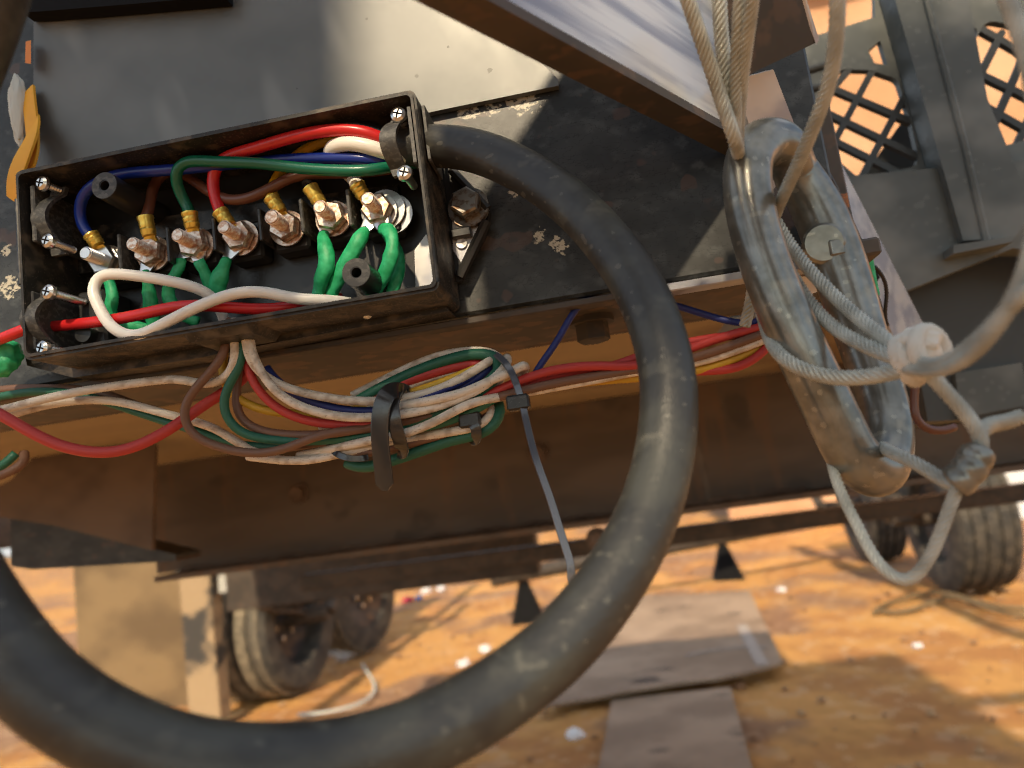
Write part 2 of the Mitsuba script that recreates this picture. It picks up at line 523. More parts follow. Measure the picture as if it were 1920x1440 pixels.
# tongue members: standing flat bars that run from the channel towards the coupler, above and past the camera
def bar(a, b, zlo, zhi, t, side):
    a, b = np.array(a, float), np.array(b, float)
    d = (b - a) / np.linalg.norm(b - a)
    nrm = np.array([d[1], -d[0]]) * side * t
    pts = [(*q, z) for q in (a, b, a + nrm, b + nrm) for z in (zlo, zhi)]
    return hull(pts)


pa, pb = P(1375, 345, YC - .001), P(960, -20, .19)
zlo = .5 * (pa[2] + pb[2])
d2 = (pb - pa)[:2] / np.linalg.norm((pb - pa)[:2])
end = pa[:2] + d2 * (.29 - .13) / abs(d2[1]) * 1.0
part(TR, "tongue_bar", bar(pa[:2], end, zlo, zlo + .112, .009, -1), "painted_glare", 20, "diagonal tongue bar with glare painted on its outer side")
part(TR, "tongue_bar_edge", bar(pa[:2] - [.0006, 0], end - [.0006, 0], zlo - .0035, zlo - .0002, .0105, -1), "rusty_paint", 20)

# added unseen shade casters behind the camera: post with plate, raised slab, upright panel
jx, jy = -.175, -.42
part(TR, "upright_post", cyl((jx, jy + .02, .85), (jx, jy + .02, 1.86), .02, 24), "rusty_paint", 30)  # added out of view, only carries the shade plate
jd = .71 * math.tan(SUN_EL)
part(TR, "shade_plate", slab(Polygon([(x_ - .037, z_ + jd) for x_, z_ in ((-.15, .925), (-.115, .935), (-.098, 1.0), (-.088, 1.03), (-.068, 1.2), (-.36, 1.22), (-.37, 1.04), (-.21, 1.0), (-.185, .97))]), jy, .008), "rusty_paint", 20)  # unseen plate, outline shaped to shade the sheet and middle studs
part(TR, "shade_slab", cat(rbox(-.46, .06, -.82, -.7, 1.648, 1.656, .001), rbox(-.46, -.1, -1.7, -.823, 1.648, 1.656, .001)), "rusty_paint", 20)  # added out of view to shade the wire bundle and left hose
part(TR, "shade_slab_post", cat(*[cyl((-.44, y_, 0), (-.44, y_, 1.65), .012, 12) for y_ in (-1.66, -.75)]), "rusty_paint", 30)  # added props under the unseen shade slab
part(TR, "shade_panel_post", cyl((.34, -.78, 0), (.34, -.78, 1.9), .016, 12), "rusty_paint", 30)  # added prop for the unseen shade panel
part(TR, "shade_panel", rbox(.0, .36, -.812, -.8, 1.1, 2.1, .001), "rusty_paint", 20)  # added out of view to keep sun off the hook

# deck planks and cross beams under the bed
zd = .88 + .1
for i in range(5):
    x0 = -1.16 + i * .42
    part(TR, "deck_plank", rbox(x0 + .002, x0 + .418, YC + .092 if i < 3 else .66, (2.45, 2.42, 2.5, 2.47, 2.0)[i], zd + .002 * (i % 2), zd + .02, .002), "plywood")
part(TR, "gap_blocker", cat(rbox(-1.16, .1, YC + .1, 2.4, zd + .0225, zd + .0285, .001), rbox(.103, .94, .67, 1.98, zd + .0225, zd + .0285, .001)), "black_metal")  # added hidden sheet, stops sky light leaking through the plank gaps
yb = 1.0
bz0, bz1 = P(700, 1052, yb)[2], P(700, 838, yb)[2]
part(TR, "cross_beam", rbox(P(285, 950, yb)[0], 1.35, yb, yb + .006, bz0 + .02, zd - .0005, .001), "beam_paint", 20, "dark brown cross beam under the wooden bed")
part(TR, "cross_beam_flange", rbox(P(320, 950, yb)[0], 1.35, yb - .05, yb + .05, bz0 + .012, bz0 + .0195, .001), "beam_paint")
part(TR, "rear_beam", rbox(P(420, 1060, 2.2)[0], P(1000, 1000, 2.2)[0], 2.2, 2.3, P(749, 1108, 2.2)[2], P(749, 1020, 2.2)[2], .003), "rusty_paint")
part(TR, "rail", rbox(P(560, 1100, 1.7)[0], 1.3, 1.7, 1.76, P(1400, 990, 1.7)[2] - .018, P(1400, 990, 1.7)[2] + .018, .003), "rusty_paint", 20, "thin dark rail behind the cross beam")
gp = [P(a, b, .74)[[0, 2]] for a, b in [(-60, 940), (20, 900), (150, 770), (290, 835), (285, 1032), (100, 985), (-60, 960)]]
wb = np.array([[P(330 + 40 * t_, 1000, yb - .012)[0], yb - .0025, bz0 + .0215 + .0012 * math.sin(t_ * 2.7)] for t_ in np.linspace(0, 30, 240)])
part(TR, "weld_bead", sweep(wb, .003 + .0007 * np.sin(np.arange(240) * .9), 8), "rust_light", 40)
for px_, py_ in ((560, 925), (1010, 850), (1120, 1010)):
    q_ = P(px_, py_, yb - .001)
    hexbolt(q_, (0, -1, 0), .011, .012, TR, "beam_bolt", "rust_light")
part(TR, "gusset", slab(Polygon(gp), .74, .006), "rust_light", 20, "reddish brown gusset plate at the left end of the cross beam")
part(TR, "corner_rail", slab(pxpoly([(20, 965), (330, 1040), (330, 1052), (60, 1068), (20, 1062)], .78), .78, .05), "channel_paint", 20)
part(TR, "bracket", slab(pxpoly([(205, 775), (300, 790), (330, 830), (215, 835)], .9), .9, .012), "board", 20)


q = P(1097, 527, .33)
q[2] = zb - .001
hexbolt(q, (0, 0, -1), .0075, .011, TR, "flange_bolt", "rusty_paint", "rust coloured bolt under the channel lip")

# right hand end of the channel: the outer plates of the frame
def quad(parent, name, pts4, t, matn, label=None):
    a = np.array([P(*p) for p in pts4])
    n = np.cross(a[1] - a[0], a[2] - a[0])
    if n[1] < 0:
        n = -n
    return part(parent, name, plate(a, None, n, t), matn, 20, label)


quad(TR, "end_plate", [(1380, 150, .262), (1450, 130, .27), (1600, 520, .33), (1500, 560, .32)], .004, "bare_lit_metal", "pale end plate with painted skylight beside the hook")
quad(TR, "side_plate", [(1462, 122, .36), (1480, 116, .37), (1748, 640, .5), (1700, 690, .46)], .003, "bare_lit_metal", "narrow pale side plate receding to the right")
quad(TR, "side_strip", [(1436, 130, .335), (1462, 122, .345), (1650, 520, .43), (1625, 560, .42)], .003, "black_metal")
quad(TR, "top_plate", [(1375, -30, .235), (1500, -30, .25), (1534, 78, .262), (1388, 148, .252)], .006, "rusty_paint", "brown steel plate with a lit edge painted on")
quad(TR, "top_plate_edge", [(1488, -30, .2495), (1503, -30, .2495), (1536, 74, .2615), (1530, 84, .2615)], .006, "bare_lit_metal")  # pale strip paints light along the edge of the brown plate
ek = thing("orange_clip", "small orange square clip on the pale side plate", "clip")
add(ek, hull([P(1572, 365, .375), P(1588, 362, .375), P(1593, 388, .375), P(1577, 392, .375), P(1572, 365, .382), P(1588, 362, .382), P(1593, 388, .382), P(1577, 392, .382)]), "orange_plastic", 20)


# ------------------------------------------------------------------ wheels, axle, fender
def tyre(o, R, Wd, nseg=72):
    grooves = [-.33, -.12, .12, .33]
    pr = [(-.5 * Wd, R * .62), (-.53 * Wd, R * .75), (-.52 * Wd, R * .9), (-.46 * Wd, R * .975), (-.42 * Wd, R * .99)]
    for g in grooves:
        pr += [((g - .035) * Wd, R), ((g - .025) * Wd, R - .012), ((g + .025) * Wd, R - .012), ((g + .035) * Wd, R)]
    pr += [(.42 * Wd, R * .99), (.46 * Wd, R * .975), (.52 * Wd, R * .9), (.53 * Wd, R * .75), (.5 * Wd, R * .62)]
    return lathe(pr + [(.4 * Wd, R * .58), (-.4 * Wd, R * .58), (-.5 * Wd, R * .62)], o, (1, 0, 0), nseg)


def wheel(px, py, Wd, inner, lug=True, toe=0.0, R=.36, tm="tread_dust_lit"):
    g = G(px, py)
    o = np.array([g[0], g[1], R])
    w = key(TR + "__wheel")
    ax = np.array([math.cos(toe), -math.sin(toe) * inner, 0])
    Mr = trimesh.transformations.rotation_matrix(-toe * inner, (0, 0, 1), o)
    ty = tyre(o, R, Wd)
    ty.apply_transform(Mr)
    add(w + "__tyre", ty, "tyre_rubber", 30)
    tr_ = []
    for g in (-.4, -.225, 0, .225, .4):
        hw = .055 if abs(g) > .3 else .075
        for q_ in range(64):
            a0, a1 = (q_ + .04) / 64 * 2 * math.pi, (q_ + .93) / 64 * 2 * math.pi
            a0, a1 = a0 + g * .25, a1 + g * .25
            rr_ = R - (.006 if abs(g) > .3 else 0)
            tr_.append(hull([(x_, r_ * math.cos(t_), r_ * math.sin(t_)) for x_ in ((g - hw) * Wd, (g + hw) * Wd) for r_ in (rr_ - .012, rr_ + .004) for t_ in (a0, a1)]))
    tr_ = cat(*tr_)
    tr_.apply_translation(o)
    tr_.apply_transform(Mr)
    add(w + "__tread", tr_, tm, False)
    labels[w + "__tread"] = {"kind": "stuff"}
    s = inner
    sa = ax * s
    add(w + "__rim", lathe([(0, 0), (0, .05), (-.01, .1), (.01, .16), (.05, .2), (.07, .215), (.07, .2), (.04, .1), (.02, 0)], o + sa * Wd * .1, sa, 40), "rim_steel", 30)
    add(w + "__hub", lathe([(0, 0), (0, .06), (.08, .055), (.09, 0)], o + sa * Wd * .05, sa, 24), "rim_steel", 30)
    if lug:
        for i in range(6):
            a = i / 6 * 2 * math.pi + .3
            add(key(w + "__lug_nut"), hexa(o + sa * Wd * .12 + np.array([-sa[1], sa[0], 0]) * .085 * math.cos(a) + [0, 0, .085 * math.sin(a)], sa, .016, .06), "zinc", 25)
    return o


w1 = wheel(512, 1302, .4, 1, True, .13)
w2 = wheel(672, 1220, .22, 1, True, .22)
w3 = wheel(1822, 1104, .3, -1, True, 0, .4, "tyre_rubber")
w4 = wheel(1650, 1048, .24, -1, False, 0, .4, "tyre_rubber")
for wa, s_ in ((w1, 1), (w2, 1), (w3, -1), (w4, -1)):
    part(TR, "stub_axle", cyl(wa + [s_ * .1, 0, 0], wa + [s_ * .34, 0, .02], .04, 16), "rusty_paint")
    part(TR, "axle_arm", cyl(wa + [s_ * .34, 0, .02], wa + [s_ * .36, .45, .4], .035, 12), "rusty_paint")
ga_ = [P(408, 1066, 3.3), P(532, 1056, 3.3), P(532, 1078, 3.3), P(440, 1108, 3.3), P(410, 1112, 3.3)]
part(TR, "mud_guard", hull([q_ + [0, dy_, 0] for q_ in ga_ for dy_ in (0, .5)]), "fender_paint", 20, "pale grey mudguard corner over the front left tyre")
for wa, s in ((w1, 1), (w3, -1)):
    lv = []
    for k in range(4):
        L = .5 - .09 * k
        lv.append(sweep(spline([wa + [s * .22, -L, .14 - .0 * k], wa + [s * .22, 0, .05 - .012 * k], wa + [s * .22, L, .14]], .05)[0], .01, flat=(.06, .01, (0, 0, 1))))
    part(TR, "leaf_spring", cat(*lv), "rusty_paint")
fz = 2 * .36 + .05
part(TR, "fender", cat(rbox(w1[0] - .17, w1[0] + .13, w1[1] - .5, w1[1] + 1.9, fz, fz + .012, .004), rbox(w1[0] - .17, w1[0] + .13, w1[1] - .5, w1[1] - .49, fz - .1, fz - .001, .004)), "fender_paint", 20, "pale grey fender over the left wheels")
part(TR, "fender", rbox(w3[0] - .14, w3[0] + .18, w3[1] - .5, w3[1] + 1.6, fz + .03, fz + .042, .004), "rusty_paint", 20)
part(TR, "side_rail", rbox(w1[0] + .28, w1[0] + .36, .8, 6.0, .9, 1.0, .004), "rusty_paint", 20)
part(TR, "side_rail", rbox(w3[0] - .36, w3[0] - .28, .8, 6.0, .9, 1.0, .004), "rusty_paint", 20)

# ------------------------------------------------------------------ junction box
JB = thing("junction_box", "open black plastic junction box full of coloured wires bolted to the channel", "junction box")
bx0, bx1, bzz0, bzz1 = -.2140, -.0517, .88 + .0716, .88 + .1478
RIM, BACK = .250, .2855
outer = sbox(bx0, bzz0, bx1, bzz1).buffer(-.003).buffer(.003)
inner = sbox(bx0 + .0019, bzz0 + .0022, bx1 - .0019, bzz1 - .0022).buffer(-.002).buffer(.002)
rim_in = sbox(bx0 + .0009, bzz0 + .001, bx1 - .0009, bzz1 - .001).buffer(-.002).buffer(.002)
part(JB, "shell", slab(outer.difference(inner), RIM + .0012, BACK - RIM - .0012), "plastic_dusty", 25, "dusty black box wall")
part(JB, "rim_lip", slab(rim_in.difference(inner), RIM, .0011), "plastic_dusty", 25)
part(JB, "back_plate", slab(outer, BACK, .002), "plastic_clean", 25)
wz = bzz1 - bzz0
part(JB, "hinge_pin", cyl((bx1 - .001, RIM + .002, bzz0 + .003), (bx1 - .001, RIM + .002, bzz1 - .008), .0013, 12), "plastic", 30)
part(JB, "hinge_pin", cyl((bx0 + .0006, RIM + .001, bzz0 + .03), (bx0 + .0006, RIM + .001, bzz1 - .012), .0012, 12), "plastic", 30)
# chamfered skirt below the box
part(JB, "skirt", slab(pxpoly([(70, 668), (75, 690), (160, 712), (390, 676), (520, 650), (850, 590), (830, 560)], .283), .276, .013), "plastic_dusty", 20)
# collar where the loose wires leave
part(JB, "wire_collar", cat(rbox(P(362, 600, .262)[0], P(500, 600, .262)[0], .2515, .277, P(430, 640, .262)[2], bzz0 + .0035, .0028)), "plastic_dusty", 30, "worn collar where the loose wires leave")

terms = [  # stud tip, nut, crimp start, crimp end
    ((159, 474), (188, 481), (170, 440), (184, 460)),
    ((247, 456), (276, 470), (272, 406), (280, 442)),
    ((332, 440), (355, 456), (355, 398), (361, 428)),
    ((419, 425), (448, 443), (412, 396), (430, 422)),
    ((509, 406), (538, 426), (508, 370), (526, 398)),
    ((599, 387), (621, 403), (581, 351), (601, 382)),
    ((689, 372), (707, 385), (669, 346), (682, 368)),
]
lit = [0, 5, 6]
for i, (tp, nt, ca, cb) in enumerate(terms):
    tip = P(*tp, .2592)
    nut = np.array([tip[0], .268, tip[2]])
    mt = "zinc" if i == 0 else ("corroded")
    st = part(JB, "terminal_stud", thread((tip[0], .281, tip[2]), (0, -1, 0), .0027 if i != 4 else .003, .281 - tip[1]), mt, False)
    part(st, "nut", lathe([(0, .002), (0, .0058), (.0006, .0063), (.0034, .0063), (.0044, .0055), (.0044, .002)], nut + [0, .0044, 0], (0, -1, 0), 6, .35 * i), mt, 20)
    part(st, "washer", lathe([(0, .002), (0, .0073), (.001, .0073), (.0011, .002)], nut + [0, .0058, 0], (0, -1, 0), 28), "zinc" if i in (0, 6) else mt, 20)
    if i == 6:
        part(st, "washer", lathe([(0, .002), (0, .0082), (.001, .0082), (.0011, .002)], nut + [.0018, .0078, .001], (0, -1, 0), 28), "zinc", 20)
        part(st, "washer", lathe([(0, .002), (0, .0082), (.001, .0082), (.0011, .002)], nut + [.0042, .0098, -.0005], (0, -1, 0), 28), "zinc", 20)
    part(JB, "terminal_base", rbox(tip[0] - .0075, tip[0] + .0075, .2758, .2853, tip[2] - .0085, tip[2] + .0075, .0012), "plastic_clean", 20)
dv = [(221, 438, 510), (312, 425, 492), (398, 408, 470), (484, 390, 452), (562, 372, 436), (650, 354, 424)]
for x, ya, yb_ in dv:
    a, b = P(x, ya, .2655), P(x, yb_, .2655)
    part(JB, "divider", rbox(a[0] - .0008, a[0] + .0008, .2655, .2854, b[2], a[2], .0004), "plastic_grey" if x in (221, 562, 650) else "plastic", 20)
part(JB, "terminal_block", hull([P(135, 430, .281), P(140, 515, .281), P(745, 345, .281), P(745, 425, .281), *[P(a, b, .281) + [0, .0044, 0] for a, b in ((135, 430), (140, 515), (745, 345), (745, 425))]]), "plastic", 20)

for (x, y) in ((196, 348), (668, 511)):
    c = P(x, y, .2505)
    so = part(JB, "standoff", lathe([(.0345, .0055), (0, .0053), (0, .0019), (.026, .0019), (.026, 0)], c, (0, 1, 0), 36), "plastic_grey" if False else "plastic_clean", 30, "hollow round black screw post")
    part(so, "post_face", lathe([(0, .0022), (0, .0052), (.0003, .0052)], c - [0, .0003, 0], (0, 1, 0), 36), "plastic_grey", 30)
# scratched pale spot on the back at the right end, and a mounting ear outside
part(JB, "scratched_patch", slab(pxpoly([(778, 470), (800, 440), (822, 530), (800, 545), (780, 540)], .2845), .2838, .0015), "bare_lit_metal", 20, "scratched bare patch at the right end of the box floor")
ear = pxpoly([(815, 312), (845, 312), (918, 392), (910, 440), (862, 528), (815, 535)], .286)
hole_c = P(880, 392, .286)
part(JB, "mounting_ear", slab(ear, .2858, .0035), "plastic_clean", 20, "triangular ribbed mounting ear on the right of the box")
part(JB, "ear_pad", slab(pxpoly([(848, 365), (868, 366), (905, 420), (870, 500), (850, 470)], .2856), .2848, .0009), "bare_lit_metal", 20)
part(JB, "ear_rib", sweep(np.array([P(912, 415, .283), P(862, 520, .283)]), .0022, 8), "plastic_clean", 30)
part(JB, "ear_rib", sweep(np.array([P(846, 318, .283), P(915, 392, .283)]), .0018, 8), "plastic_clean", 30)
part(JB, "ear_rib", rbox(P(845, 435, .282)[0], P(884, 435, .282)[0], .281, .2848, P(860, 446, .282)[2], P(860, 428, .282)[2], .0006), "plastic_clean", 20)
part(JB, "ear_boss", lathe([(0, 0), (0, .0018), (.0005, .0024), (.001, .0022), (.001, .0016), (.0006, 0)], P(866, 457, .2847), (0, -1, 0), 20), "bare_lit_metal", 30)
hexbolt(P(880, 392, .2846), (-.05, -1, .08), .0062, .0085, JB, "mounting_bolt", "bolt_steel", "dull brown hex bolt in the mounting ear")


def screw(px, py, y0, L, r=.0016, hr=.0031, d=(0, 1, 0)):
    c = P(px, py, y0)
    d = np.asarray(d, float) / np.linalg.norm(d)
    head = lathe([(0, 0), (0, hr * .55), (.0007, hr * .9), (.0018, hr), (.0026, hr * .9), (.0027, 0)], c, d, 24)
    s = part(JB, "screw", head, "zinc", 30)
    part(s, "shank", thread(c + d * .0026, d, r, L, .0012), "zinc", False)
    _, e1, e2 = frame(d)
    a1, a2 = (e1 + e2 * .4), (e2 - e1 * .4)
    sl = []
    for a in (a1, a2):
        a = a / np.linalg.norm(a)
        b = np.cross(d, a)
        o = c - d * .00015
        sl.append(hull([o + sa * a * hr * .55 + sb * b * hr * .1 + sd * d * .0006 for sa in (-1, 1) for sb in (-1, 1) for sd in (0, 1)]))
    part(s, "cross_slot", cat(*sl), "black_metal", 20)


def strap(pts, w_):
    return sweep(spline([P(*p) for p in pts], .0012)[0], .001, flat=(w_, .002, (1, 0, 0)))


def clamp(cx, ytop, ybot, bulge, yz, block_x, by0, by1):
    t, b = P(cx, ytop, yz), P(cx, ybot, yz)
    L = np.linalg.norm(t - b)
    u = (b - t) / L
    path = [t - [0, 0, .0], t + u * L * .08, t + u * L * .2 + [0, -bulge * .55, 0], t + u * L * .5 + [0, -bulge, 0], t + u * L * .8 + [0, -bulge * .55, 0], t + u * L * .92, b]
    c = spline(path, .001)[0]
    wd = .0062 + .0022 * np.cos(np.linspace(-1, 1, len(c)) * 3.0) * -1
    m = sweep(c, .001, flat=(wd, .0022, (1, 0, 0)))
    m2 = sweep(c, .001, flat=(wd, .0022, (1, 0.0001, 0)))
    return m


def yoke(px, y0, y1, yz, w_):
    """A cable clamp: a strap bowed towards the camera with a screw eye at each end."""
    t, b = P(px, y0, yz), P(px, y1, yz)
    n = 28
    s = np.linspace(0, 1, n)
    c = t + (b - t) * s[:, None]
    c[:, 1] -= .0075 * np.sin(np.pi * np.clip((s - .12) / .76, 0, 1)) ** .8
    c[:, 0] -= .003 * np.sin(np.pi * s)
    m = []
    v = []
    for i in range(n):
        a = c[i]
        w2 = w_ / 2
        v += [a + [-w2, 0, 0], a + [w2, 0, 0], a + [w2, .002, 0], a + [-w2, .002, 0]]
    f = []
    for i in range(n - 1):
        for j in range(4):
            k = (j + 1) % 4
            f += [(i * 4 + j, i * 4 + k, i * 4 + 4 + k), (i * 4 + j, i * 4 + 4 + k, i * 4 + 4 + j)]
    f += [(0, 3, 2), (0, 2, 1), (4 * n - 4, 4 * n - 3, 4 * n - 2), (4 * n - 4, 4 * n - 2, 4 * n - 1)]
    mm = trimesh.Trimesh(np.array(v), f, process=False)
    if mm.volume < 0:
        mm.invert()
    return mm


part(JB, "cable_clamp", yoke(110, 352, 478, .2605, .0062), "plastic_grey", 40, "empty clamp at the upper left of the box")
part(JB, "cable_clamp", yoke(92, 540, 660, .2575, .0066), "plastic_grey", 40, "clamp at the lower left holding a red wire")
part(JB, "cable_clamp", yoke(752, 212, 328, .257, .0062), "plastic_grey", 40, "clamp gripping the thick cable")
for (xa, ya, xb, yb2, yy) in ((54, 348, 68, 452, .2535), (54, 546, 66, 656, .2535), (766, 198, 778, 306, .2525)):
    a, b = P(xa, ya, yy), P(xb, yb2, yy)
    part(JB, "clamp_block", rbox(a[0], b[0], yy, yy + .028, b[2], a[2], .0005), "plastic_grey", 20)
a, b = P(792, 196, .2565), P(806, 300, .2565)
part(JB, "clamp_block", rbox(a[0], b[0], .2565, .276, b[2], a[2], .0006), "plastic_grey", 20)
part(JB, "inner_block", rbox(P(118, 0, .27)[0], P(166, 0, .27)[0], .268, .2853, P(140, 655, .268)[2], P(140, 550, .268)[2], .001), "plastic_clean", 20)
part(JB, "inner_post", lathe([(0, 0), (0, .0035), (.02, .004), (.02, 0)], P(155, 625, .264), (0, 1, 0), 24), "plastic_clean", 30)
screw(74, 342, .2515, .0085, d=(.12, 1, .02))
screw(85, 450, .2515, .0115, d=(.1, 1, -.02))
screw(86, 546, .2490, .016, d=(.1, 1, -.02))
screw(75, 652, .2500, .008, d=(.1, 1, 0))
screw(745, 212, .2515, .012)
screw(757, 322, .2515, .012)

# ------------------------------------------------------------------ wires in the box
GIN = None


def crimp(k, i, matn="brass"):
    tp, nt, ca, cb = terms[i]
    tip = P(*tp, .2592)
    nutc = np.array([tip[0], .2725, tip[2]])
    a = P(*ca, .2665)
    b = P(*cb, .2675)
    d = (b - a) / np.linalg.norm(b - a)
    L = np.linalg.norm(b - a)
    part(k, "crimp_barrel", lathe([(0, .0022), (0, .0032), (L * .12, .0033), (L * .3, .0029), (L * .42, .0031), (L * .62, .0028), (L * .72, .0031), (L, .0027), (L, 0)], a, d, 16), matn, 30)
    part(k, "ring_terminal", hull(np.vstack([lathe([(0, .0048), (.001, .0048)], nutc + [0, .0005, 0], (0, -1, 0), 18).vertices, [b + [.0022, 0, .0], b - [.0022, 0, .0], b + [.0022, .001, 0], b + [-.0022, .001, 0]]])), matn, 20)


def wire(color, pts, label, r=.0022, term=None, matn=None, group=None, name=None):
    k = thing(name or f"{color}_wire", label, "wire", group)
    m = wire_mesh(pts, r)
    matn = matn or ("wire_" + color)
    if term is None:
        add(k, m, matn, True)
    else:
        part(k, "jacket", m, matn, True)
        crimp(k, term)
    return k


wire("red", [(790, 276, .266), (735, 268, .262), (690, 250, .258), (625, 244, .257), (545, 258, .258), (470, 280, .260), (418, 300, .263), (401, 328, .265), (402, 362, .266), (414, 400, .2665)], "red wire arching along the top of the box down to the fourth stud", .00235, 3)
wire("black", [(790, 268, .268), (735, 254, .265), (690, 240, .263), (640, 231, .263), (598, 239, .267), (572, 268, .272), (568, 310, .273), (582, 355, .2665)], "black wire behind the red one ending at the sixth stud", .0022, 5)
wire("white", [(790, 288, .264), (735, 288, .262), (690, 275, .259), (650, 269, .259), (624, 278, .262), (622, 296, .268), (642, 316, .273), (670, 350, .2665)], "thick clean white wire looping back from the cable clamp to the seventh stud", .0029, 6)
wire("blue", [(790, 296, .27), (740, 302, .266), (690, 299, .262), (640, 297, .262), (560, 298, .264), (480, 303, .265), (400, 311, .263), (300, 320, .2605), (222, 328, .2605), (172, 350, .2605), (152, 380, .263), (152, 412, .265), (171, 444, .2665)], "blue wire running along the box behind the screw post to the first stud", .0022, 0)
wire("green", [(790, 304, .268), (735, 312, .264), (690, 319, .26), (640, 320, .259), (560, 315, .259), (480, 306, .259), (400, 303, .259), (352, 304, .259), (333, 320, .26), (333, 348, .263), (346, 378, .266), (356, 402, .2665)], "dark green wire bent square over to the third stud", .0022, 2)
wire("brown", [(790, 290, .275), (735, 316, .272), (640, 325, .27), (560, 330, .268), (520, 346, .267), (472, 369, .266), (430, 374, .267), (390, 358, .269), (355, 333, .271), (318, 322, .274), (295, 338, .273), (283, 372, .27), (272, 410, .2665)], "brown wire sagging between the green and red wires to the second stud", .0021, 1)
wire("yellow", [(790, 284, .276), (735, 290, .275), (680, 266, .272), (620, 263, .271), (565, 286, .272), (525, 325, .273), (508, 374, .2665)], "yellow wire mostly hidden behind the red one ending at the fifth stud", .0021, 4)


def shrink(i, pts, label, radii=(.0024, .0025, .0026, .003, .0031, .0031, .003, .0025, .0024, .0024)):
    k = thing("heat_shrink_jumper", label, "wire")
    c = curve(pts, .0012)
    s = np.linspace(0, 1, len(c))
    rr = np.interp(s, np.linspace(0, 1, len(radii)), radii) * .9
    rr = rr * (1 + .07 * (meshkit.noise(np.stack([s * 14, s * 0 + i, s * 0], 1), i) - .5))
    m = sweep(c, rr, 20)
    cc = np.repeat(c, 20, 0)
    off = np.array(m.vertices[:len(cc)]) - cc
    off[:, 1] *= .72
    vv = np.array(m.vertices)
    vv[:len(cc)] = cc + off
    m.vertices = vv
    m.vertices = m.vertices + (meshkit.fbm(m.vertices * [700, 700, 300], 3, i)[:, None] - .5) * .0006
    part(k, "sleeve", m, "shrink", True)
    tp = terms[i][0]
    tip = P(*tp, .2592)
    nutc = np.array([tip[0], .2728, tip[2]])
    e = P(*pts[0])
    dd = np.array([.0022, 0, .0])
    part(k, "ring_terminal", hull(np.vstack([lathe([(0, .0046), (.001, .0046)], nutc, (0, -1, 0), 16).vertices, [e + dd, e - dd, e + dd + [0, .001, 0], e - dd + [0, .001, 0]]])), "zinc", 20)


shrink(0, [(197, 508, .2705), (204, 528, .269), (210, 560, .268), (208, 590, .27), (228, 606, .272), (262, 614, .272), (300, 626, .272)], "bright green heat shrink sleeve inside the white loop below the first stud")
shrink(1, [(271, 511, .2705), (276, 528, .27), (281, 560, .271), (287, 600, .274), (310, 640, .276)], "green heat shrink sleeve hanging straight from the second stud", (.0023, .0024, .0032, .0034, .0034, .0033, .0028, .0028))
shrink(2, [(340, 485, .2705), (330, 512, .271), (316, 545, .272), (328, 578, .273), (372, 604, .275)], "green heat shrink sleeve from the third stud bending left")
shrink(2, [(372, 488, .2705), (384, 512, .272), (400, 545, .274), (420, 590, .277)], "green heat shrink sleeve from the third stud bending right")
shrink(3, [(425, 486, .2705), (417, 506, .27), (408, 540, .272), (420, 590, .276)], "dark green heat shrink sleeve below the fourth stud", (.0024, .0026, .0041, .0042, .0041, .004, .003, .003))
shrink(5, [(607, 440, .2705), (609, 462, .267), (612, 496, .266), (604, 520, .268), (598, 545, .27), (588, 575, .272)], "bright green stepped heat shrink sleeve below the sixth stud", (.0024, .0028, .0035, .0036, .0036, .0036, .0035, .0026, .003, .003))
shrink(6, [(683, 434, .2695), (672, 452, .266), (652, 488, .267), (634, 522, .27), (620, 560, .273)], "bright green heat shrink sleeve passing behind the lower screw post", (.0024, .0034, .0034, .0037, .0037, .0036, .003, .003))
shrink(6, [(718, 430, .2685), (734, 442, .264), (734, 475, .263), (722, 512, .264), (704, 545, .267), (695, 575, .27)], "wrinkled bright green heat shrink sleeve curving right of the lower screw post", (.0028, .0031, .0026, .0035, .0032, .0029, .0031, .0026))
shrink(6, [(722, 432, .2725), (742, 470, .272), (747, 505, .27), (738, 540, .27), (730, 575, .272)], "bright green heat shrink sleeve nearest the right wall of the box", (.0024, .003, .003, .0026))

wire("white", [(690, 590, .272), (640, 566, .262), (560, 560, .257), (500, 549, .255), (450, 549, .254), (400, 563, .253), (340, 590, .252), (292, 615, .2515), (258, 628, .252), (228, 624, .253), (203, 605, .254), (184, 572, .255), (176, 542, .256), (188, 520, .257), (220, 514, .258), (275, 520, .26), (340, 532, .262), (390, 552, .266), (415, 585, .27), (428, 640, .272)], "clean white wire making a loop across the lower left of the box", .0022)
wire("red", [(-60, 660, .262), (-10, 640, .2615), (30, 624, .2605), (60, 614, .262), (95, 612, .264), (130, 609, .263), (200, 601, .259), (270, 588, .257), (335, 575, .257), (400, 574, .258), (470, 579, .26), (540, 576, .263), (585, 566, .268), (640, 560, .276)], "red wire entering through the lower left clamp and crossing the white loop", .0022)

# ------------------------------------------------------------------ thick cable
HK = thing("trailer_cable", "thick dusty black rubber cable curving out of the box and sweeping round the foreground", "cable")
hose = [(735, 272, .2665), (790, 274, .265), (840, 275, .2625), (900, 286, .258), (980, 320, .251), (1070, 382, .241), (1150, 468, .231), (1208, 560, .222), (1243, 660, .2145), (1254, 760, .2075), (1235, 900, .198), (1172, 1050, .185), (1050, 1209, .172), (900, 1323, .16), (780, 1385, .152), (640, 1425, .146), (500, 1438, .141), (350, 1425, .137), (200, 1370, .134), (75, 1285, .132), (-25, 1165, .132), (-105, 1020, .134), (-170, 800, .139), (-185, 560, .145), (-140, 330, .15), (-75, 150, .15), (-20, 0, .148), (30, -200, .146), (60, -420, .145)]
add(HK, sweep(curve(hose, .003), .0079, 40), "rubber", True)

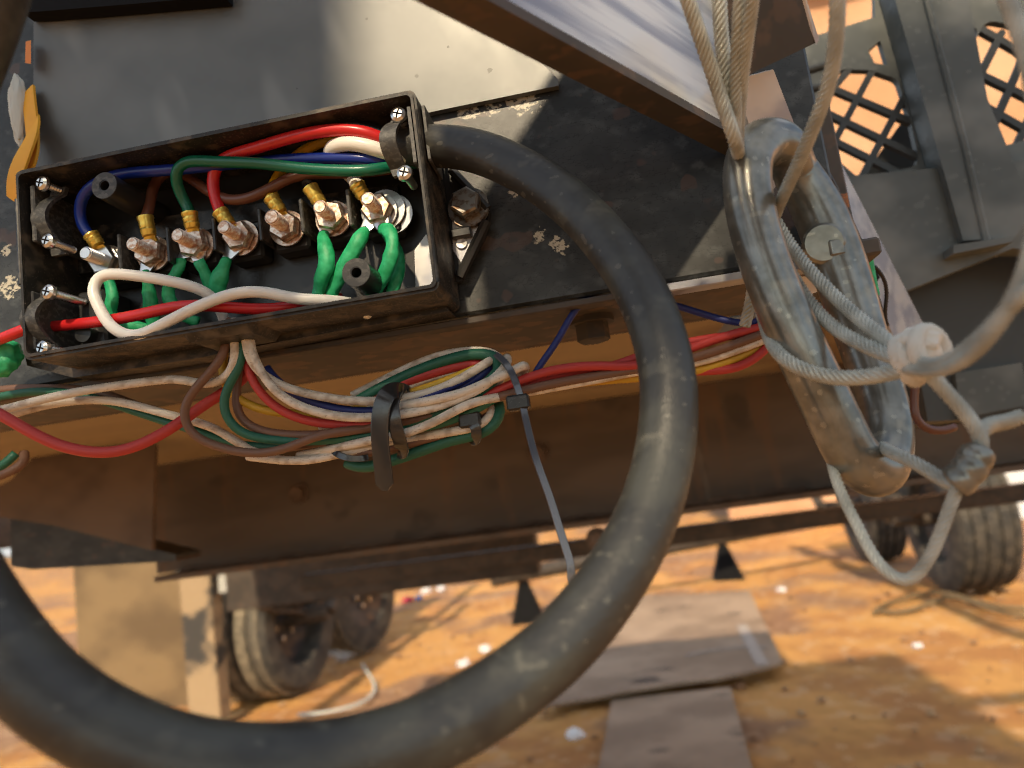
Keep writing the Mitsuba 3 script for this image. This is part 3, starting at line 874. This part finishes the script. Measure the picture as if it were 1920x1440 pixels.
# ------------------------------------------------------------------ wires below the box
B = .272
wire("brown", [(432, 600, .27), (425, 642, .267), (413, 672, .266), (385, 708, .266), (354, 748, .267), (347, 784, .268), (366, 816, .27), (412, 838, .272), (470, 849, .273), (530, 842, .272), (590, 820, .27), (650, 808, .274), (740, 798, .28), (860, 770, .284)], "brown wire dropping from the collar in a wide loop crossing over the others", .00175, matn="old_brown")
wire("white", [(440, 600, .268), (440, 645, .266), (438, 680, .267), (420, 708, .269), (382, 719, .272), (335, 712, .274), (250, 719, .273), (150, 734, .27), (60, 754, .266), (5, 768, .263), (-22, 776, .262), (-10, 783, .265), (50, 769, .27), (130, 753, .276), (210, 752, .279), (290, 770, .281), (345, 785, .282), (400, 803, .284), (450, 832, .286), (520, 850, .286)], "dirty white wire doubling back in a long narrow loop at the left edge", .00175, matn="wire_white_dirty")
wire("green", [(456, 600, .27), (455, 645, .268), (446, 690, .268), (427, 728, .269), (421, 765, .27), (440, 800, .272), (482, 820, .274), (560, 827, .276), (650, 822, .278), (720, 812, .279), (800, 800, .28), (870, 778, .28), (930, 745, .28)], "green wire dropping from the middle of the collar into the bundle", .00175, matn="old_green")
wire("white", [(464, 600, .266), (462, 642, .265), (475, 682, .267), (510, 713, .27), (565, 735, .273), (640, 749, .275), (705, 752, .276), (770, 744, .277), (840, 722, .278), (905, 685, .28), (920, 676, .283)], "upper dirty white wire curving right from the collar under the strap tie", .00175, matn="wire_white_dirty")
wire("white", [(472, 600, .268), (470, 645, .266), (486, 690, .266), (520, 735, .267), (572, 765, .269), (640, 781, .271), (705, 782, .272), (780, 772, .273), (860, 748, .275), (915, 718, .277), (945, 690, .28), (950, 670, .286)], "second dirty white wire curving right just below the upper one", .00175, matn="wire_white_dirty")
wire("red", [(462, 610, .274), (461, 660, .272), (472, 708, .271), (502, 750, .272), (545, 778, .273), (600, 793, .275), (680, 796, .277), (760, 788, .279), (840, 770, .28), (920, 738, .281), (980, 712, .281), (1040, 694, .282), (1120, 686, .284), (1200, 684, .288), (1290, 655, .292), (1370, 628, .295), (1440, 610, .297), (1500, 590, .3)], "red wire running from the collar through the bundle to the right", .00175, matn="old_red")
wire("yellow", [(425, 620, .278), (418, 690, .276), (428, 728, .276), (462, 756, .277), (512, 772, .278), (580, 776, .282), (680, 765, .285), (780, 735, .287), (860, 705, .288), (905, 688, .29)], "yellow wire showing between the red and white ones in the bundle", .00175, matn="old_yellow")
wire("brown", [(450, 610, .279), (444, 725, .276), (450, 778, .276), (482, 804, .276), (540, 815, .276), (620, 813, .276), (700, 800, .277), (780, 785, .278), (880, 760, .279), (960, 738, .28), (1060, 715, .283), (1200, 692, .289), (1310, 668, .292), (1440, 622, .297), (1500, 600, .3)], "brown wire following the red one out of the bundle to the right", .00175, matn="old_brown")
wire("red", [(470, 690, .281), (440, 722, .28), (385, 758, .277), (325, 800, .272), (250, 838, .267), (185, 848, .264), (110, 834, .261), (40, 800, .258), (-30, 762, .256)], "red wire sagging in a broad curve to the left edge", .0022, matn="old_red")
wire("green", [(-40, 752, .285), (40, 737, .285), (110, 735, .285), (180, 748, .286), (240, 767, .286), (300, 787, .286), (360, 806, .286), (430, 829, .287), (500, 838, .287), (600, 830, .287)], "green wire behind the narrow white loop at the left", .00175, matn="old_green")
wire("brown", [(-40, 738, .288), (40, 729, .288), (110, 729, .288), (190, 738, .29), (300, 780, .292), (345, 800, .291), (400, 828, .29), (480, 842, .288), (580, 832, .286), (680, 818, .284)], "brown wire partly hidden behind the narrow white loop at the left", .002, matn="old_brown")
wire("blue", [(500, 690, .28), (540, 730, .279), (600, 758, .279), (660, 770, .279), (730, 768, .28), (800, 752, .281), (860, 728, .282), (905, 700, .283), (920, 680, .287), (900, 668, .292)], "dark blue wire between the two dirty white ones in the bundle", .00175, matn="old_blue")
# coil of spare wire gathered by the ties
wire("white", [(660, 742, .29), (700, 722, .29), (760, 692, .29), (825, 667, .29), (885, 658, .289), (925, 664, .288), (944, 684, .288), (938, 712, .288), (905, 742, .288), (850, 768, .288)], "outermost white wire over the top of the coil", .00175, matn="wire_white_dirty")
wire("green", [(670, 752, .286), (720, 724, .286), (780, 696, .286), (845, 673, .285), (900, 664, .284), (930, 674, .283), (932, 700, .281), (905, 730, .28), (850, 762, .279), (790, 785, .279), (730, 800, .282)], "green wire round the top of the coil", .0022, matn="old_green")
wire("red", [(688, 742, .286), (740, 722, .287), (800, 702, .287), (860, 686, .287), (900, 684, .287), (915, 700, .288), (890, 730, .29)], "red wire inside the top of the coil", .0022, matn="old_red")
wire("white", [(660, 765, .287), (720, 766, .281), (772, 758, .2735), (820, 748, .272), (870, 735, .274), (915, 716, .276), (960, 696, .277), (980, 686, .279), (984, 692, .284), (965, 715, .287)], "white wire with its end sticking out beside the tall tie", .00175, matn="wire_white_dirty")
wire("white", [(560, 855, .284), (640, 838, .278), (700, 825, .275), (760, 812, .2735), (820, 788, .2735), (880, 758, .275), (940, 744, .28), (1040, 726, .285), (1120, 711, .287), (1200, 696, .29), (1310, 678, .294), (1440, 634, .299), (1500, 610, .302)], "dirty white wire along the underside of the bundle running to the right", .00175, matn="wire_white_dirty")
wire("white", [(465, 856, .283), (520, 862, .281), (580, 862, .28), (640, 850, .28), (700, 838, .281), (760, 826, .282), (830, 812, .282), (890, 800, .282), (915, 784, .283), (922, 765, .286), (910, 750, .29)], "lowest white wire bending round the right end of the bundle", .00175, matn="wire_white_dirty")
wire("green", [(650, 868, .286), (690, 875, .284), (730, 865, .283), (790, 845, .284), (850, 825, .285), (900, 812, .284), (930, 790, .284), (936, 765, .286), (925, 745, .291)], "green wire at the very bottom of the bundle with a bent end", .0022, matn="old_green")
wire("brown", [(640, 845, .283), (690, 848, .281), (750, 836, .282), (810, 820, .283), (870, 802, .285), (930, 770, .287)], "brown wire low in the bundle beside the small tie", .00175, matn="old_brown")
wire("red", [(760, 775, .283), (850, 755, .284), (920, 742, .285), (985, 722, .286), (1060, 702, .288), (1140, 688, .29), (1200, 668, .293), (1300, 640, .297), (1380, 628, .3), (1450, 610, .303)], "second red wire just above the brown ones right of the coil", .00175, matn="old_red")
wire("yellow", [(1060, 722, .292), (1120, 714, .292), (1190, 709, .293), (1300, 696, .296), (1380, 672, .299), (1450, 640, .303), (1500, 620, .306)], "yellow wire under the white one behind the thick cable", .00175, matn="old_yellow")
wire("red", [(1140, 700, .296), (1210, 702, .296), (1310, 696, .297), (1375, 690, .298), (1420, 668, .299), (1448, 640, .301), (1480, 610, .305)], "lowest red wire curving up at the right behind the thick cable", .00175, matn="old_red")
wire("blue", [(1000, 708, .292), (1022, 672, .292), (1050, 630, .293), (1085, 575, .295), (1125, 553, .297), (1175, 551, .3), (1290, 580, .304), (1350, 598, .304), (1400, 606, .302), (1422, 600, .3), (1424, 588, .299), (1410, 580, .3)], "thin blue wire arching up behind the thick cable", .0014, matn="old_blue")
wire("blue", [(1150, 712, .3), (1260, 690, .3), (1350, 655, .301), (1440, 628, .303), (1500, 600, .306)], "dark blue wire in the bundle right of the thick cable", .00175, matn="old_blue")
wire("brown", [(-30, 905, .3), (10, 888, .3), (38, 872, .302), (45, 850, .306)], "faded pinkish brown wire end at the left edge", .002, matn="old_brown")
wire("green", [(-30, 895, .31), (5, 872, .31), (30, 850, .312)], "dark green wire end beside the pinkish brown one at the left edge", .002, matn="old_green")
tp_ = lump(P(2, 668, .27), .0085, (1, .7, 1.0), 4, 3, .35)
solid("green_tape", "crumpled piece of green tape at the left edge below the box", "tape", tp_, "shrink", True)

wire("white", [(600, 800, .287), (680, 790, .286), (760, 772, .286), (830, 752, .286), (890, 722, .286), (925, 692, .287), (918, 674, .291)], "white wire buried in the middle of the coil", .0016, matn="wire_white_dirty")
wire("green", [(600, 806, .289), (690, 798, .287), (770, 786, .282), (850, 758, .2795), (905, 722, .279), (935, 690, .281), (938, 676, .286)], "green wire crossing the coil to its right bend", .0016, matn="old_green")
wire("yellow", [(720, 748, .285), (790, 730, .285), (850, 708, .284), (900, 688, .284), (915, 684, .288)], "short yellow wire showing near the top of the coil", .0016, matn="old_yellow")
wire("brown", [(700, 742, .288), (780, 716, .2885), (850, 696, .2885), (900, 690, .289), (912, 706, .29)], "brown wire tucked under the red one at the top of the coil", .0016, matn="old_brown")
wire("blue", [(740, 764, .277), (800, 744, .2775), (860, 717, .279), (900, 697, .283), (912, 690, .289)], "dark blue wire in front of the coil beside the wide tie", .0016, matn="old_blue")
wire("white", [(690, 752, .2885), (750, 730, .2885), (810, 708, .2885), (870, 694, .2885), (905, 694, .29)], "thin white wire between the red and yellow ones in the coil", .0016, matn="wire_white_dirty")

# ------------------------------------------------------------------ cable ties
def tie(name, pts, w_, label, head=None, ref=(0, 1, 0), taper=True, bm="tie_plastic"):
    k = thing(name, label, "cable tie")
    c = curve(pts, .0012)
    s = np.linspace(0, 1, len(c))
    wd = w_ * (np.clip((1 - s) / .03, .35, 1) if taper else 1 + 0 * s)
    part(k, "band", sweep(c, .001, flat=(wd, .0012, ref)), bm, 30)
    if head:
        h = P(*head)
        part(k, "head", rbox(h[0] - .0042, h[0] + .0042, h[1] - .003, h[1] + .003, h[2] - .0028, h[2] + .0028, .0007), "plastic", 20)
    return k


tie("cable_tie", [(760, 738, .29), (748, 733, .272), (728, 738, .266), (716, 765, .2648), (712, 810, .2655), (716, 860, .267), (722, 920, .269)], .0066, "wide black cable tie round the bundle with its tapered tail hanging down")
tie("cable_tie", [(742, 736, .2715), (736, 765, .267), (742, 800, .267), (752, 835, .271), (750, 846, .282)], .0052, "black cable tie loop just right of the wide hanging tie", None, (0, 1, 0), False)
tie("cable_tie", [(908, 668, .292), (925, 664, .284), (945, 678, .277), (962, 705, .272), (973, 735, .27), (980, 760, .27), (1002, 850, .262), (1030, 930, .255), (1055, 1010, .249), (1068, 1052, .246), (1071, 1075, .245), (1070, 1105, .246)], .0026, "long thin cable tie hanging far down from the right of the coil", (972, 755, .2715), (.25, -1, .55), True, "tie_sky_sheen")
tie("cable_tie", [(878, 785, .29), (884, 790, .2795), (892, 803, .2785), (893, 818, .28), (888, 822, .29)], .004, "tiny black cable tie at the lower right end of the bundle", (882, 788, .281), (0, 1, 0), False)
tie("cable_tie", [(614, 832, .29), (622, 842, .28), (640, 855, .277), (665, 860, .277), (690, 858, .279)], .0025, "narrow dark tie curled under the middle of the bundle", None, (0, 1, 0), False)

# ------------------------------------------------------------------ safety hook
SH = thing("safety_hook", "heavy galvanised safety hook threaded by the wire rope", "hook")
hk = [(1490, 318, .268), (1470, 276, .258), (1430, 268, .248), (1404, 305, .242), (1406, 385, .239), (1430, 480, .237), (1470, 585, .236), (1518, 690, .236), (1566, 790, .237), (1604, 858, .239), (1640, 884, .243), (1660, 858, .25), (1664, 800, .257), (1645, 720, .263), (1612, 620, .268), (1580, 520, .271), (1545, 420, .272), (1515, 360, .271)]
hc = closed_spline([P(*p) for p in hk], .002)
sh_ = np.linspace(0, 1, len(hc), endpoint=False)
part(SH, "ring", sweep(hc,    .0078 + .0016 * np.exp(-((sh_ - .86) / .1) ** 2), 28, closed=True), "galvanised", True)
ey = P(1545, 455, .263)
part(SH, "pivot_boss", lathe([(0, 0), (0, .0062), (.0012, .0072), (.006, .0074), (.006, 0)], ey, (.25, 1, .1), 30), "galvanised", 30)
part(SH, "latch_mark", rbox(ey[0] + .0012, ey[0] + .0062, ey[1] - .0012, ey[1] + .003, ey[2] - .0052, ey[2] + .0004, .0005), "galvanised", 20)


def rope(pts, label, r=.0028, name="wire_rope", group=None):
    c, qq = spline([P(*p) for p in pts], .0006)
    r *= .88
    return solid(name, label, "wire rope", sweep(c, r, 42, qq, 7, .24, .013), "rope", True, group)


rope([(1272, -60, .195), (1290, 0, .2), (1322, 95, .209), (1352, 185, .217), (1378, 265, .224), (1400, 320, .255), (1455, 415, .262), (1505, 490, .25), (1570, 560, .236), (1640, 620, .222), (1700, 665, .21)], "wire rope strand crossing the tongue bar and passing through the hook to the knot", .0023)
rope([(1350, -60, .205), (1352, 60, .211), (1362, 150, .218), (1376, 240, .226), (1405, 330, .258), (1450, 440, .266), (1500, 540, .25), (1560, 610, .234), (1640, 655, .218), (1710, 680, .207)], "middle wire rope strand entering the hook beside the first", .0023)
rope([(1392, -60, .196), (1386, 40, .203), (1380, 140, .214), (1378, 235, .226), (1390, 330, .25), (1410, 440, .26), (1412, 530, .266), (1396, 612, .272)], "wire rope strand behind the hook ending in a cut stub", .0022)
rope([(1415, -60, .19), (1408, 20, .198), (1396, 110, .21), (1386, 210, .224), (1384, 260, .232)], "short wire rope strand at the right of the bunch above the hook", .0021)
rope([(1572, -60, .175), (1570, 20, .18), (1560, 130, .19), (1528, 230, .203), (1490, 320, .222), (1458, 392, .248), (1440, 460, .272)], "single wire rope strand coming down from the top right into the hook eye", .0021)
rope([(1420, 560, .262), (1446, 640, .236), (1482, 680, .224), (1555, 706, .215), (1640, 704, .207), (1710, 688, .2)], "wire rope strand curving under the hook to the knot", .0023)
rope([(1700, 690, .2), (1770, 690, .185), (1840, 645, .165), (1885, 585, .158), (1925, 500, .154), (1950, 350, .152), (1935, 150, .152), (1890, 0, .152), (1860, -80, .152)], "blurred near wire rope sweeping up along the right edge", .0018)
rope([(1710, 665, .205), (1790, 668, .18), (1860, 610, .165), (1910, 560, .155), (1990, 500, .15)], "blurred wire rope leaving the knot to the right edge", .0018)
rope([(1735, 690, .2), (1768, 728, .2), (1812, 778, .2), (1838, 825, .2), (1828, 868, .202), (1795, 905, .205), (1740, 882, .212), (1690, 856, .222), (1655, 838, .24)], "wire rope hanging from the knot to the lower crossing and back into the hook", .002)
rope([(1815, 862, .203), (1800, 900, .202), (1785, 940, .202), (1765, 995, .203), (1738, 1052, .205), (1700, 1086, .208), (1655, 1064, .212), (1612, 995, .22), (1578, 925, .23), (1560, 868, .24), (1562, 835, .25)], "wire rope loop hanging below the hook", .0017)
rope([(1838, 815, .201), (1850, 800, .204), (1880, 792, .21), (1915, 780, .214)], "frayed wire rope end pointing right of the lower crossing", .0022)
kn = thing("rope_knot", "whitish knotted lump where the wire ropes meet", "knot")
kc, kd = P(1722, 668, .203), P(1760, 655, .198) - P(1680, 690, .208)
kd /= np.linalg.norm(kd)
_, k1, k2 = frame(kd)
for i, (o_, tl) in enumerate(((-.0032, .25), (.0, -.2), (.0034, .15))):
    th = np.linspace(0, 2 * math.pi, 40)[:-1]
    ring_ = kc + kd * o_ + .0052 * (np.cos(th)[:, None] * k1 + np.sin(th)[:, None] * k2) + kd * (tl * .0052 * np.cos(th + i))[:, None]
    part(kn, "turn", sweep(ring_, .0021, 28, None, 7, .24, .0111, closed=True), "rope_tape", True)
part(kn, "wrap", cat(lump(kc + kd * .001 + [0, -.001, .003], .0052, (1, .8, .8), 5, 4, .35), lump(kc + [0, 0, -.001], .0056, (1, .9, 1), 8, 4, .3)), "rope_tape", True)
kn = thing("rope_ferrule", "dull metal ferrule squeezed round the lower crossing of the ropes", "ferrule")
fc = spline([P(1832, 846, .2005), P(1816, 880, .1995), P(1788, 908, .2005)], .0004)[0]
add(kn, sweep(fc, .0036 + .0006 * np.abs(np.sin(np.linspace(0, math.pi * 3, len(fc)))) ** .5, 24), "galvanised", True)
wire("brown", [(1716, 720, .235), (1714, 760, .235), (1722, 790, .235), (1748, 806, .236), (1790, 800, .238)], "thin copper coloured wire hooked below the knot", .0012)
k = thing("black_lead", "thin black lead with a green heat shrink joint on the pale side plate", "wire")
part(k, "jacket", sweep(curve([(1432, 130, .3), (1470, 210, .31), (1520, 290, .325), (1560, 350, .335), (1590, 425, .345), (1622, 490, .352), (1634, 540, .356), (1646, 580, .36), (1640, 625, .366)]), .0022, 12), "wire_black", True)
part(k, "joint_sleeve", sweep(curve([(1622, 480, .3505), (1628, 515, .353), (1636, 555, .356)]), [.0032, .0042, .0044, .0043, .0042, .0034][0], 12), "shrink", True, "green heat shrink joint")
wire("black", [(1640, 500, .365), (1662, 545, .37), (1660, 580, .372), (1664, 610, .375)], "thin stray black wire beside the green joint", .0009)

# ------------------------------------------------------------------ crates on the trailer bed, upper right
CK = thing("milk_crate", "grey black plastic crate with lattice windows at the upper right", "crate")
YK = .52
win1 = [(1548, 175), (1572, 132), (1632, 134), (1680, 150), (1705, 230), (1722, 308), (1612, 332), (1575, 300), (1545, 235)]
win2 = [(1810, 120), (1850, 40), (1960, 60), (1960, 250), (1865, 275), (1830, 210)]
outline = [(1440, 95), (1640, 32), (1640, -60), (2100, -60), (2100, 480), (1590, 470), (1560, 330), (1500, 230)]
hole3 = [(1628, 95), (1650, 76), (1664, 122), (1640, 118)]
hole4 = [(1800, 50), (1815, 40), (1832, 56), (1832, 80), (1815, 98), (1806, 80)]
body = pxpoly(outline, YK)
w1p, w2p = pxpoly(win1, YK).buffer(-.007).buffer(.008), pxpoly(win2, YK).buffer(-.007).buffer(.008)
part(CK, "side_wall", slab(body.difference(unary_union([w1p, w2p, pxpoly(hole3, YK), pxpoly(hole4, YK)])), YK, .006), "crate_plastic", 20)
for wp, us, vs in ((w1p, [((1540, 155), (1730, 235)), ((1530, 200), (1740, 300)), ((1530, 245), (1700, 330))], [((1640, 125), (1560, 275)), ((1700, 175), (1615, 335)), ((1600, 120), (1540, 190))]),
                   (w2p, [((1815, 125), (1960, 195)), ((1820, 40), (1960, 120)), ((1810, 175), (1960, 260))], [((1880, 60), (1815, 190)), ((1920, 110), (1850, 270)), ((1970, 140), (1910, 270))])):
    for (a, b) in us + vs:
        bar_ = Polygon([P(*a, YK)[[0, 2]] + o for o in ((0, 0), (.0, .0001))] + [P(*b, YK)[[0, 2]]]).buffer(.0022, cap_style=2).intersection(wp.buffer(.0006))
        if bar_.is_empty:
            continue
        for g in getattr(bar_, "geoms", [bar_]):
            part(CK, "lattice_bar", slab(g, YK + .0005, .005), "crate_dark", 20)
# corner post with its ridge
pp = pxpoly([(1630, -60), (1775, -60), (1790, 40), (1822, 215), (1905, 420), (1870, 465), (1778, 470)], YK)
part(CK, "corner_post", slab(pp, YK - .022, .0215), "crate_plastic", 20, "broad corner post of the crate")
part(CK, "post_ridge", sweep(np.array([P(1722, -60, YK - .022), P(1760, 90, YK - .022), P(1808, 270, YK - .022), P(1850, 455, YK - .022)]), .0028, 8), "crate_plastic", 30)
for j_, (qa, qb) in enumerate((((1455, 150), (1560, 118)), ((1470, 178), (1550, 160)), ((1490, 206), (1545, 198)), ((1600, 385), (1760, 362)))):
    part(CK, "wall_rib", sweep(np.array([P(*qa, YK - .001), P(*qb, YK - .001)]), .0022, 8), "crate_dark", 30)
part(CK, "back_wall", slab(pxpoly([(1690, 230), (1740, 230), (1740, 360), (1600, 360), (1640, 300)], YK + .05), YK + .05, .004), "crate_dark", 20)
BT = thing("storage_box", "grey box with a projecting lip under the lattice crate", "box")
part(BT, "body", slab(pxpoly([(1588, 330), (1920, 300), (2100, 250), (2100, 500), (1900, 465), (1700, 545), (1660, 540)], .505), .505, .012), "crate_plastic", 20)
part(BT, "lip", slab(pxpoly([(1775, 468), (1885, 452), (1885, 462), (1775, 484)], .5), .49, .0148), "crate_plastic", 20)
LB = thing("battery_case", "dark case below the grey box at the right edge", "case")
part(LB, "body", slab(pxpoly([(1690, 520), (2100, 430), (2100, 720), (1860, 785), (1740, 790)], .545), .545, .1), "crate_dark", 20)
part(LB, "side_panel", slab(pxpoly([(1790, 700), (1915, 680), (1925, 760), (1800, 785)], .54), .539, .0055), "crate_plastic", 20)

# ------------------------------------------------------------------ left edge: strap and rag
c = spline([P(*p) for p in [(54, 170, .284), (58, 215, .281), (62, 260, .279), (58, 300, .276), (40, 330, .275)]], .002)[0]
m1 = sweep(c, .001, flat=(.008, .0015, (.3, 1, 0)))
c = spline([P(*p) for p in [(62, 232, .282), (56, 262, .275), (42, 295, .272), (30, 330, .272), (26, 375, .276)]], .002)[0]
solid("yellow_strap", "folded yellow strap hanging at the left edge beside the grey sheet", "strap", cat(m1, sweep(c, .001, flat=(.01, .0015, (.3, 1, 0)))), "strap_yellow", 30)
rg = lump(P(34, 205, .283), .008, (.45, .35, 2.2), 2, 3, .35)
solid("rag", "pale grey rag tucked behind the yellow strap", "rag", rg, "cloth_grey", True)
solid("orange_tag", "small orange tag above the pale rag", "tag", hull([P(48, 78, .28), P(58, 75, .28), P(58, 120, .28), P(47, 118, .28), P(48, 78, .283), P(58, 120, .283), P(47, 118, .283), P(58, 75, .283)]), "orange_plastic", 20)

# ------------------------------------------------------------------ things on the ground
def standing(px0, px1, pyb, pyt, t, label, name, catg, matn, tilt=0.0):
    a, b = G(px0, pyb), G(px1, pyb)
    y = .5 * (a[1] + b[1])
    ztop = P(px0, pyt, y)[2]
    x0, x1 = P(px0, pyb, y)[0], P(px1, pyb, y)[0]
    return solid(name, label, catg, rbox(x0, x1, y, y + t, -.02, ztop, .006), matn, 20)


standing(150, 392, 1330, 1050, .02, "brown chipboard panel standing under the trailer at the left", "wooden_board", "board", "board")
PS = thing("upright_post", "rusty square jack post between the board and the wheel", "post")
ga = G(385, 1370)
xw = .075
part(PS, "post", rbox(ga[0] - xw, ga[0] + xw, ga[1], ga[1] + .1, -.02, .92, .006), "post_wood", 20)
part(PS, "foot", rbox(ga[0] - .12, ga[0] + .1, ga[1] - .05, ga[1] + .18, -.02, .03, .004), "board", 20)
for (px, py, w_, lb) in ((990, 1158, .2, "black triangular stand nearer the middle, left of the hanging tie"), (1365, 1082, .22, "black triangular stand holding up the thin rail at the right")):
    g = G(px, py)
    ht = .88 + .0 - .33
    k = thing("jack_stand", lb, "stand", "black triangular stands on the clay")
    zt_ = P(px, {990: 1075, 1365: 1008}[px], g[1])[2]
    part(k, "base_leg", hull([(g[0] + sx * w_ / 2, g[1] + sy * .12, -.02) for sx in (-1, 1) for sy in (-1, 1)] + [(g[0] + sx * .03, g[1] + sy * .03, zt_ - .05) for sx in (-1, 1) for sy in (-1, 1)]), "black_metal", 20)
    part(k, "column", cyl((g[0], g[1], zt_ - .06), (g[0], g[1], zt_), .022, 14), "black_metal")
# rail carried by the stands
k = thing("pipe_rail", "long dark pipe lying across the black stands", "pipe")
g1, g2 = G(990, 1158), G(1365, 1082)
add(k, cyl([g1[0] - .2, g1[1] - .1, P(990, 1075, g1[1])[2]], [g2[0] + 1.1, g2[1], P(1365, 990, g2[1])[2]], .05, 20), "rusty_paint")


def flat_sheet(pts, z, t, name, label, catg, matn, seed=0):
    v = np.array([G(a, b, z) for a, b in pts])
    poly = Polygon(v[:, :2])
    m = trimesh.creation.extrude_polygon(poly, t, engine="earcut")
    m = m.subdivide_to_size(.12)
    vv = np.array(m.vertices)
    vv[:, 2] += z + (meshkit.fbm(vv * [2.2, 2.2, 0] + seed, 3, seed) - .5) * .04
    m.vertices = vv
    return solid(name, label, catg, m, matn, 30)


flat_sheet([(1020, 1330), (1130, 1125), (1405, 1108), (1468, 1245), (1390, 1268)], .035, .012, "ground_sheet", "grey brown sheet of cardboard lying flat under the trailer", "sheet", "card", 2)
flat_sheet([(1148, 1312), (1370, 1290), (1420, 1480), (1120, 1480)], .02, .01, "cardboard_sheet", "tan sheet of cardboard at the bottom edge in front of the grey one", "sheet", "card", 4)
def on_sheet(pts, z, name, parent_label, w_):
    c_ = np.array([G(a_, b_, z) for a_, b_ in pts])
    c_ = spline(c_, .03)[0]
    c_[:, 2] = z + .012 + (meshkit.fbm(c_ * [2.2, 2.2, 0] + 2, 3, 2) - .5) * .04 + .0035
    return solid(name, parent_label, "tape", sweep(c_, .001, flat=(w_, .003, (0, 0, 1))), "tape_grey", 30)


on_sheet([(1392, 1180), (1415, 1225), (1432, 1252)], .035, "tape_strip", "pale strip of tape across the right end of the grey brown sheet", .05)
on_sheet([(1290, 1238), (1350, 1226), (1440, 1222)], .035, "tape_strip", "thin pale strip of tape along the front edge of the grey brown sheet", .02)
for i, (px, py, r, mt, lb) in enumerate([
        (765, 1128, .05, "litter_red", "crumpled red wrapper by the far left wheel"),
        (800, 1112, .05, "litter_white", "white plastic scrap just right of the red wrapper"),
        (828, 1108, .045, "litter_white", "white plastic scrap farthest right beside the red wrapper"),
        (785, 1124, .035, "litter_blue", "small blue scrap touching the red wrapper"),
        (910, 1222, .035, "litter_white", "bright white scrap above the thick cable in the middle"),
        (870, 1250, .035, "litter_white", "pale scrap left of the bright white one"),
        (645, 1230, .07, "litter_white", "large white crumpled bag beside the front left wheel"),
        (1722, 1214, .02, "litter_white", "tiny white scrap on the sunlit clay at the right"),
        (1080, 1385, .03, "litter_white", "white stone near the bottom edge below the thick cable"),
        (1465, 1110, .03, "litter_white", "small pale stone beside the grey sheet"),
        (1815, 1108, .035, "litter_white", "pale stone in front of the right wheel"),
]):
    g = G(px, py)
    solid("litter_scrap", lb, "litter", lump(g + [0, 0, r * .35], r, (1, 1, .6), i + 3, 3, .6), mt, True)
for i, pts_ in enumerate(([(1640, 1150), (1700, 1120), (1760, 1112), (1840, 1130), (1930, 1140)], [(1640, 1145), (1720, 1140), (1780, 1120), (1850, 1140), (1940, 1150)])):
    c = spline([G(*p_, .015) for p_ in pts_], .03)[0]
    solid("loose_cord", ("brown cord lying on the sunlit clay at the right", "second brown cord twisting over the first one on the clay")[i], "cord", sweep(c, .012, 8), "board", True)
c = spline([G(*p_, .02) for p_ in [(560, 1340), (640, 1330), (690, 1310), (698, 1275), (680, 1245)]], .03)[0]
solid("loose_cord", "thin looped cord beside the front left wheel", "cord", sweep(c, .008, 8), "cloth_grey", True)

gr = []
for i in range(1000):
    y_ = 1.7 + 6.5 * rng.random() ** 1.3
    x_ = (rng.random() - .45) * (1.2 + y_ * 1.5)
    r_ = .006 + .016 * rng.random() ** 3
    p_ = np.array([(1, 0, 0), (-1, 0, 0), (0, 1, 0), (0, -1, 0), (0, 0, .7), (0, 0, -.7), (.6, .6, .4), (-.6, .5, .5)]) * (r_ * (.6 + .8 * rng.random((8, 3))))
    zz_ = (meshkit.fbm(np.array([[x_ * 1.6, y_ * 1.6, 0]]), 4, 3)[0] - .5) * .05
    gr.append(hull(p_ + [x_, y_, zz_ - .004]))
add("gravel", cat(*gr), "gravel_stone", False)
labels["gravel"] = {"kind": "stuff", "label": "loose small stones and crumbs of clay scattered on the ground", "category": "gravel"}

# ------------------------------------------------------------------ background
HB = thing("house", "terracotta house seen through the crate windows", "house")
part(HB, "wall", rbox(1.2, 16, 9, 9.2, -.1, 6.5, .01), "terracotta", 20)
part(HB, "roof", hull([(.6, 8.5, 6.5), (17, 8.5, 6.5), (.6, 14, 6.5), (17, 14, 6.5), (3, 11.5, 8.6), (15, 11.5, 8.6)]), "roof_dark", 20)
for xx in (2.2, 5.5, 8.8):
    w_ = part(HB, "window", rbox(xx, xx + 1.0, 8.97, 8.998, 1.2, 2.4, .005), "white_paint", 20)
    part(w_, "pane", rbox(xx + .08, xx + .92, 8.955, 8.968, 1.28, 2.32, .003), "window_dark", 20)
gw = G(1900, 1075)
SHD = thing("white_shed", "bright white shed wall beyond the right wheels", "shed")
xw0 = P(1880, 900, 7.5)[0]
part(SHD, "wall", rbox(xw0, xw0 + 4, 7.5, 7.6, -.05, P(1900, 800, 7.5)[2], .01), "white_paint", 20)
part(SHD, "door", rbox(xw0 + .6, xw0 + 1.5, 7.47, 7.498, 0, 1.0, .005), "white_paint", 20)

# ------------------------------------------------------------------ groups of repeats
GROUPS = {"heat_shrink_jumper": "green heat shrink jumpers on the terminals", "wire_rope": "wire rope strands on the hook", "cable_tie": "cable ties on the wire bundle",
          "litter_scrap": "litter scraps on the clay", "loose_cord": "cords lying on the clay", "tape_strip": "tape strips on the sheet",
          "red_wire": "red wires", "white_wire": "white wires", "green_wire": "green wires", "blue_wire": "blue wires", "brown_wire": "brown wires", "yellow_wire": "yellow wires", "black_wire": "black wires"}
for k_, v_ in labels.items():
    base = k_[:-4] if k_[-4:-3] == "_" and k_[-3:].isdigit() else k_
    if base in GROUPS:
        v_["group"] = GROUPS[base]
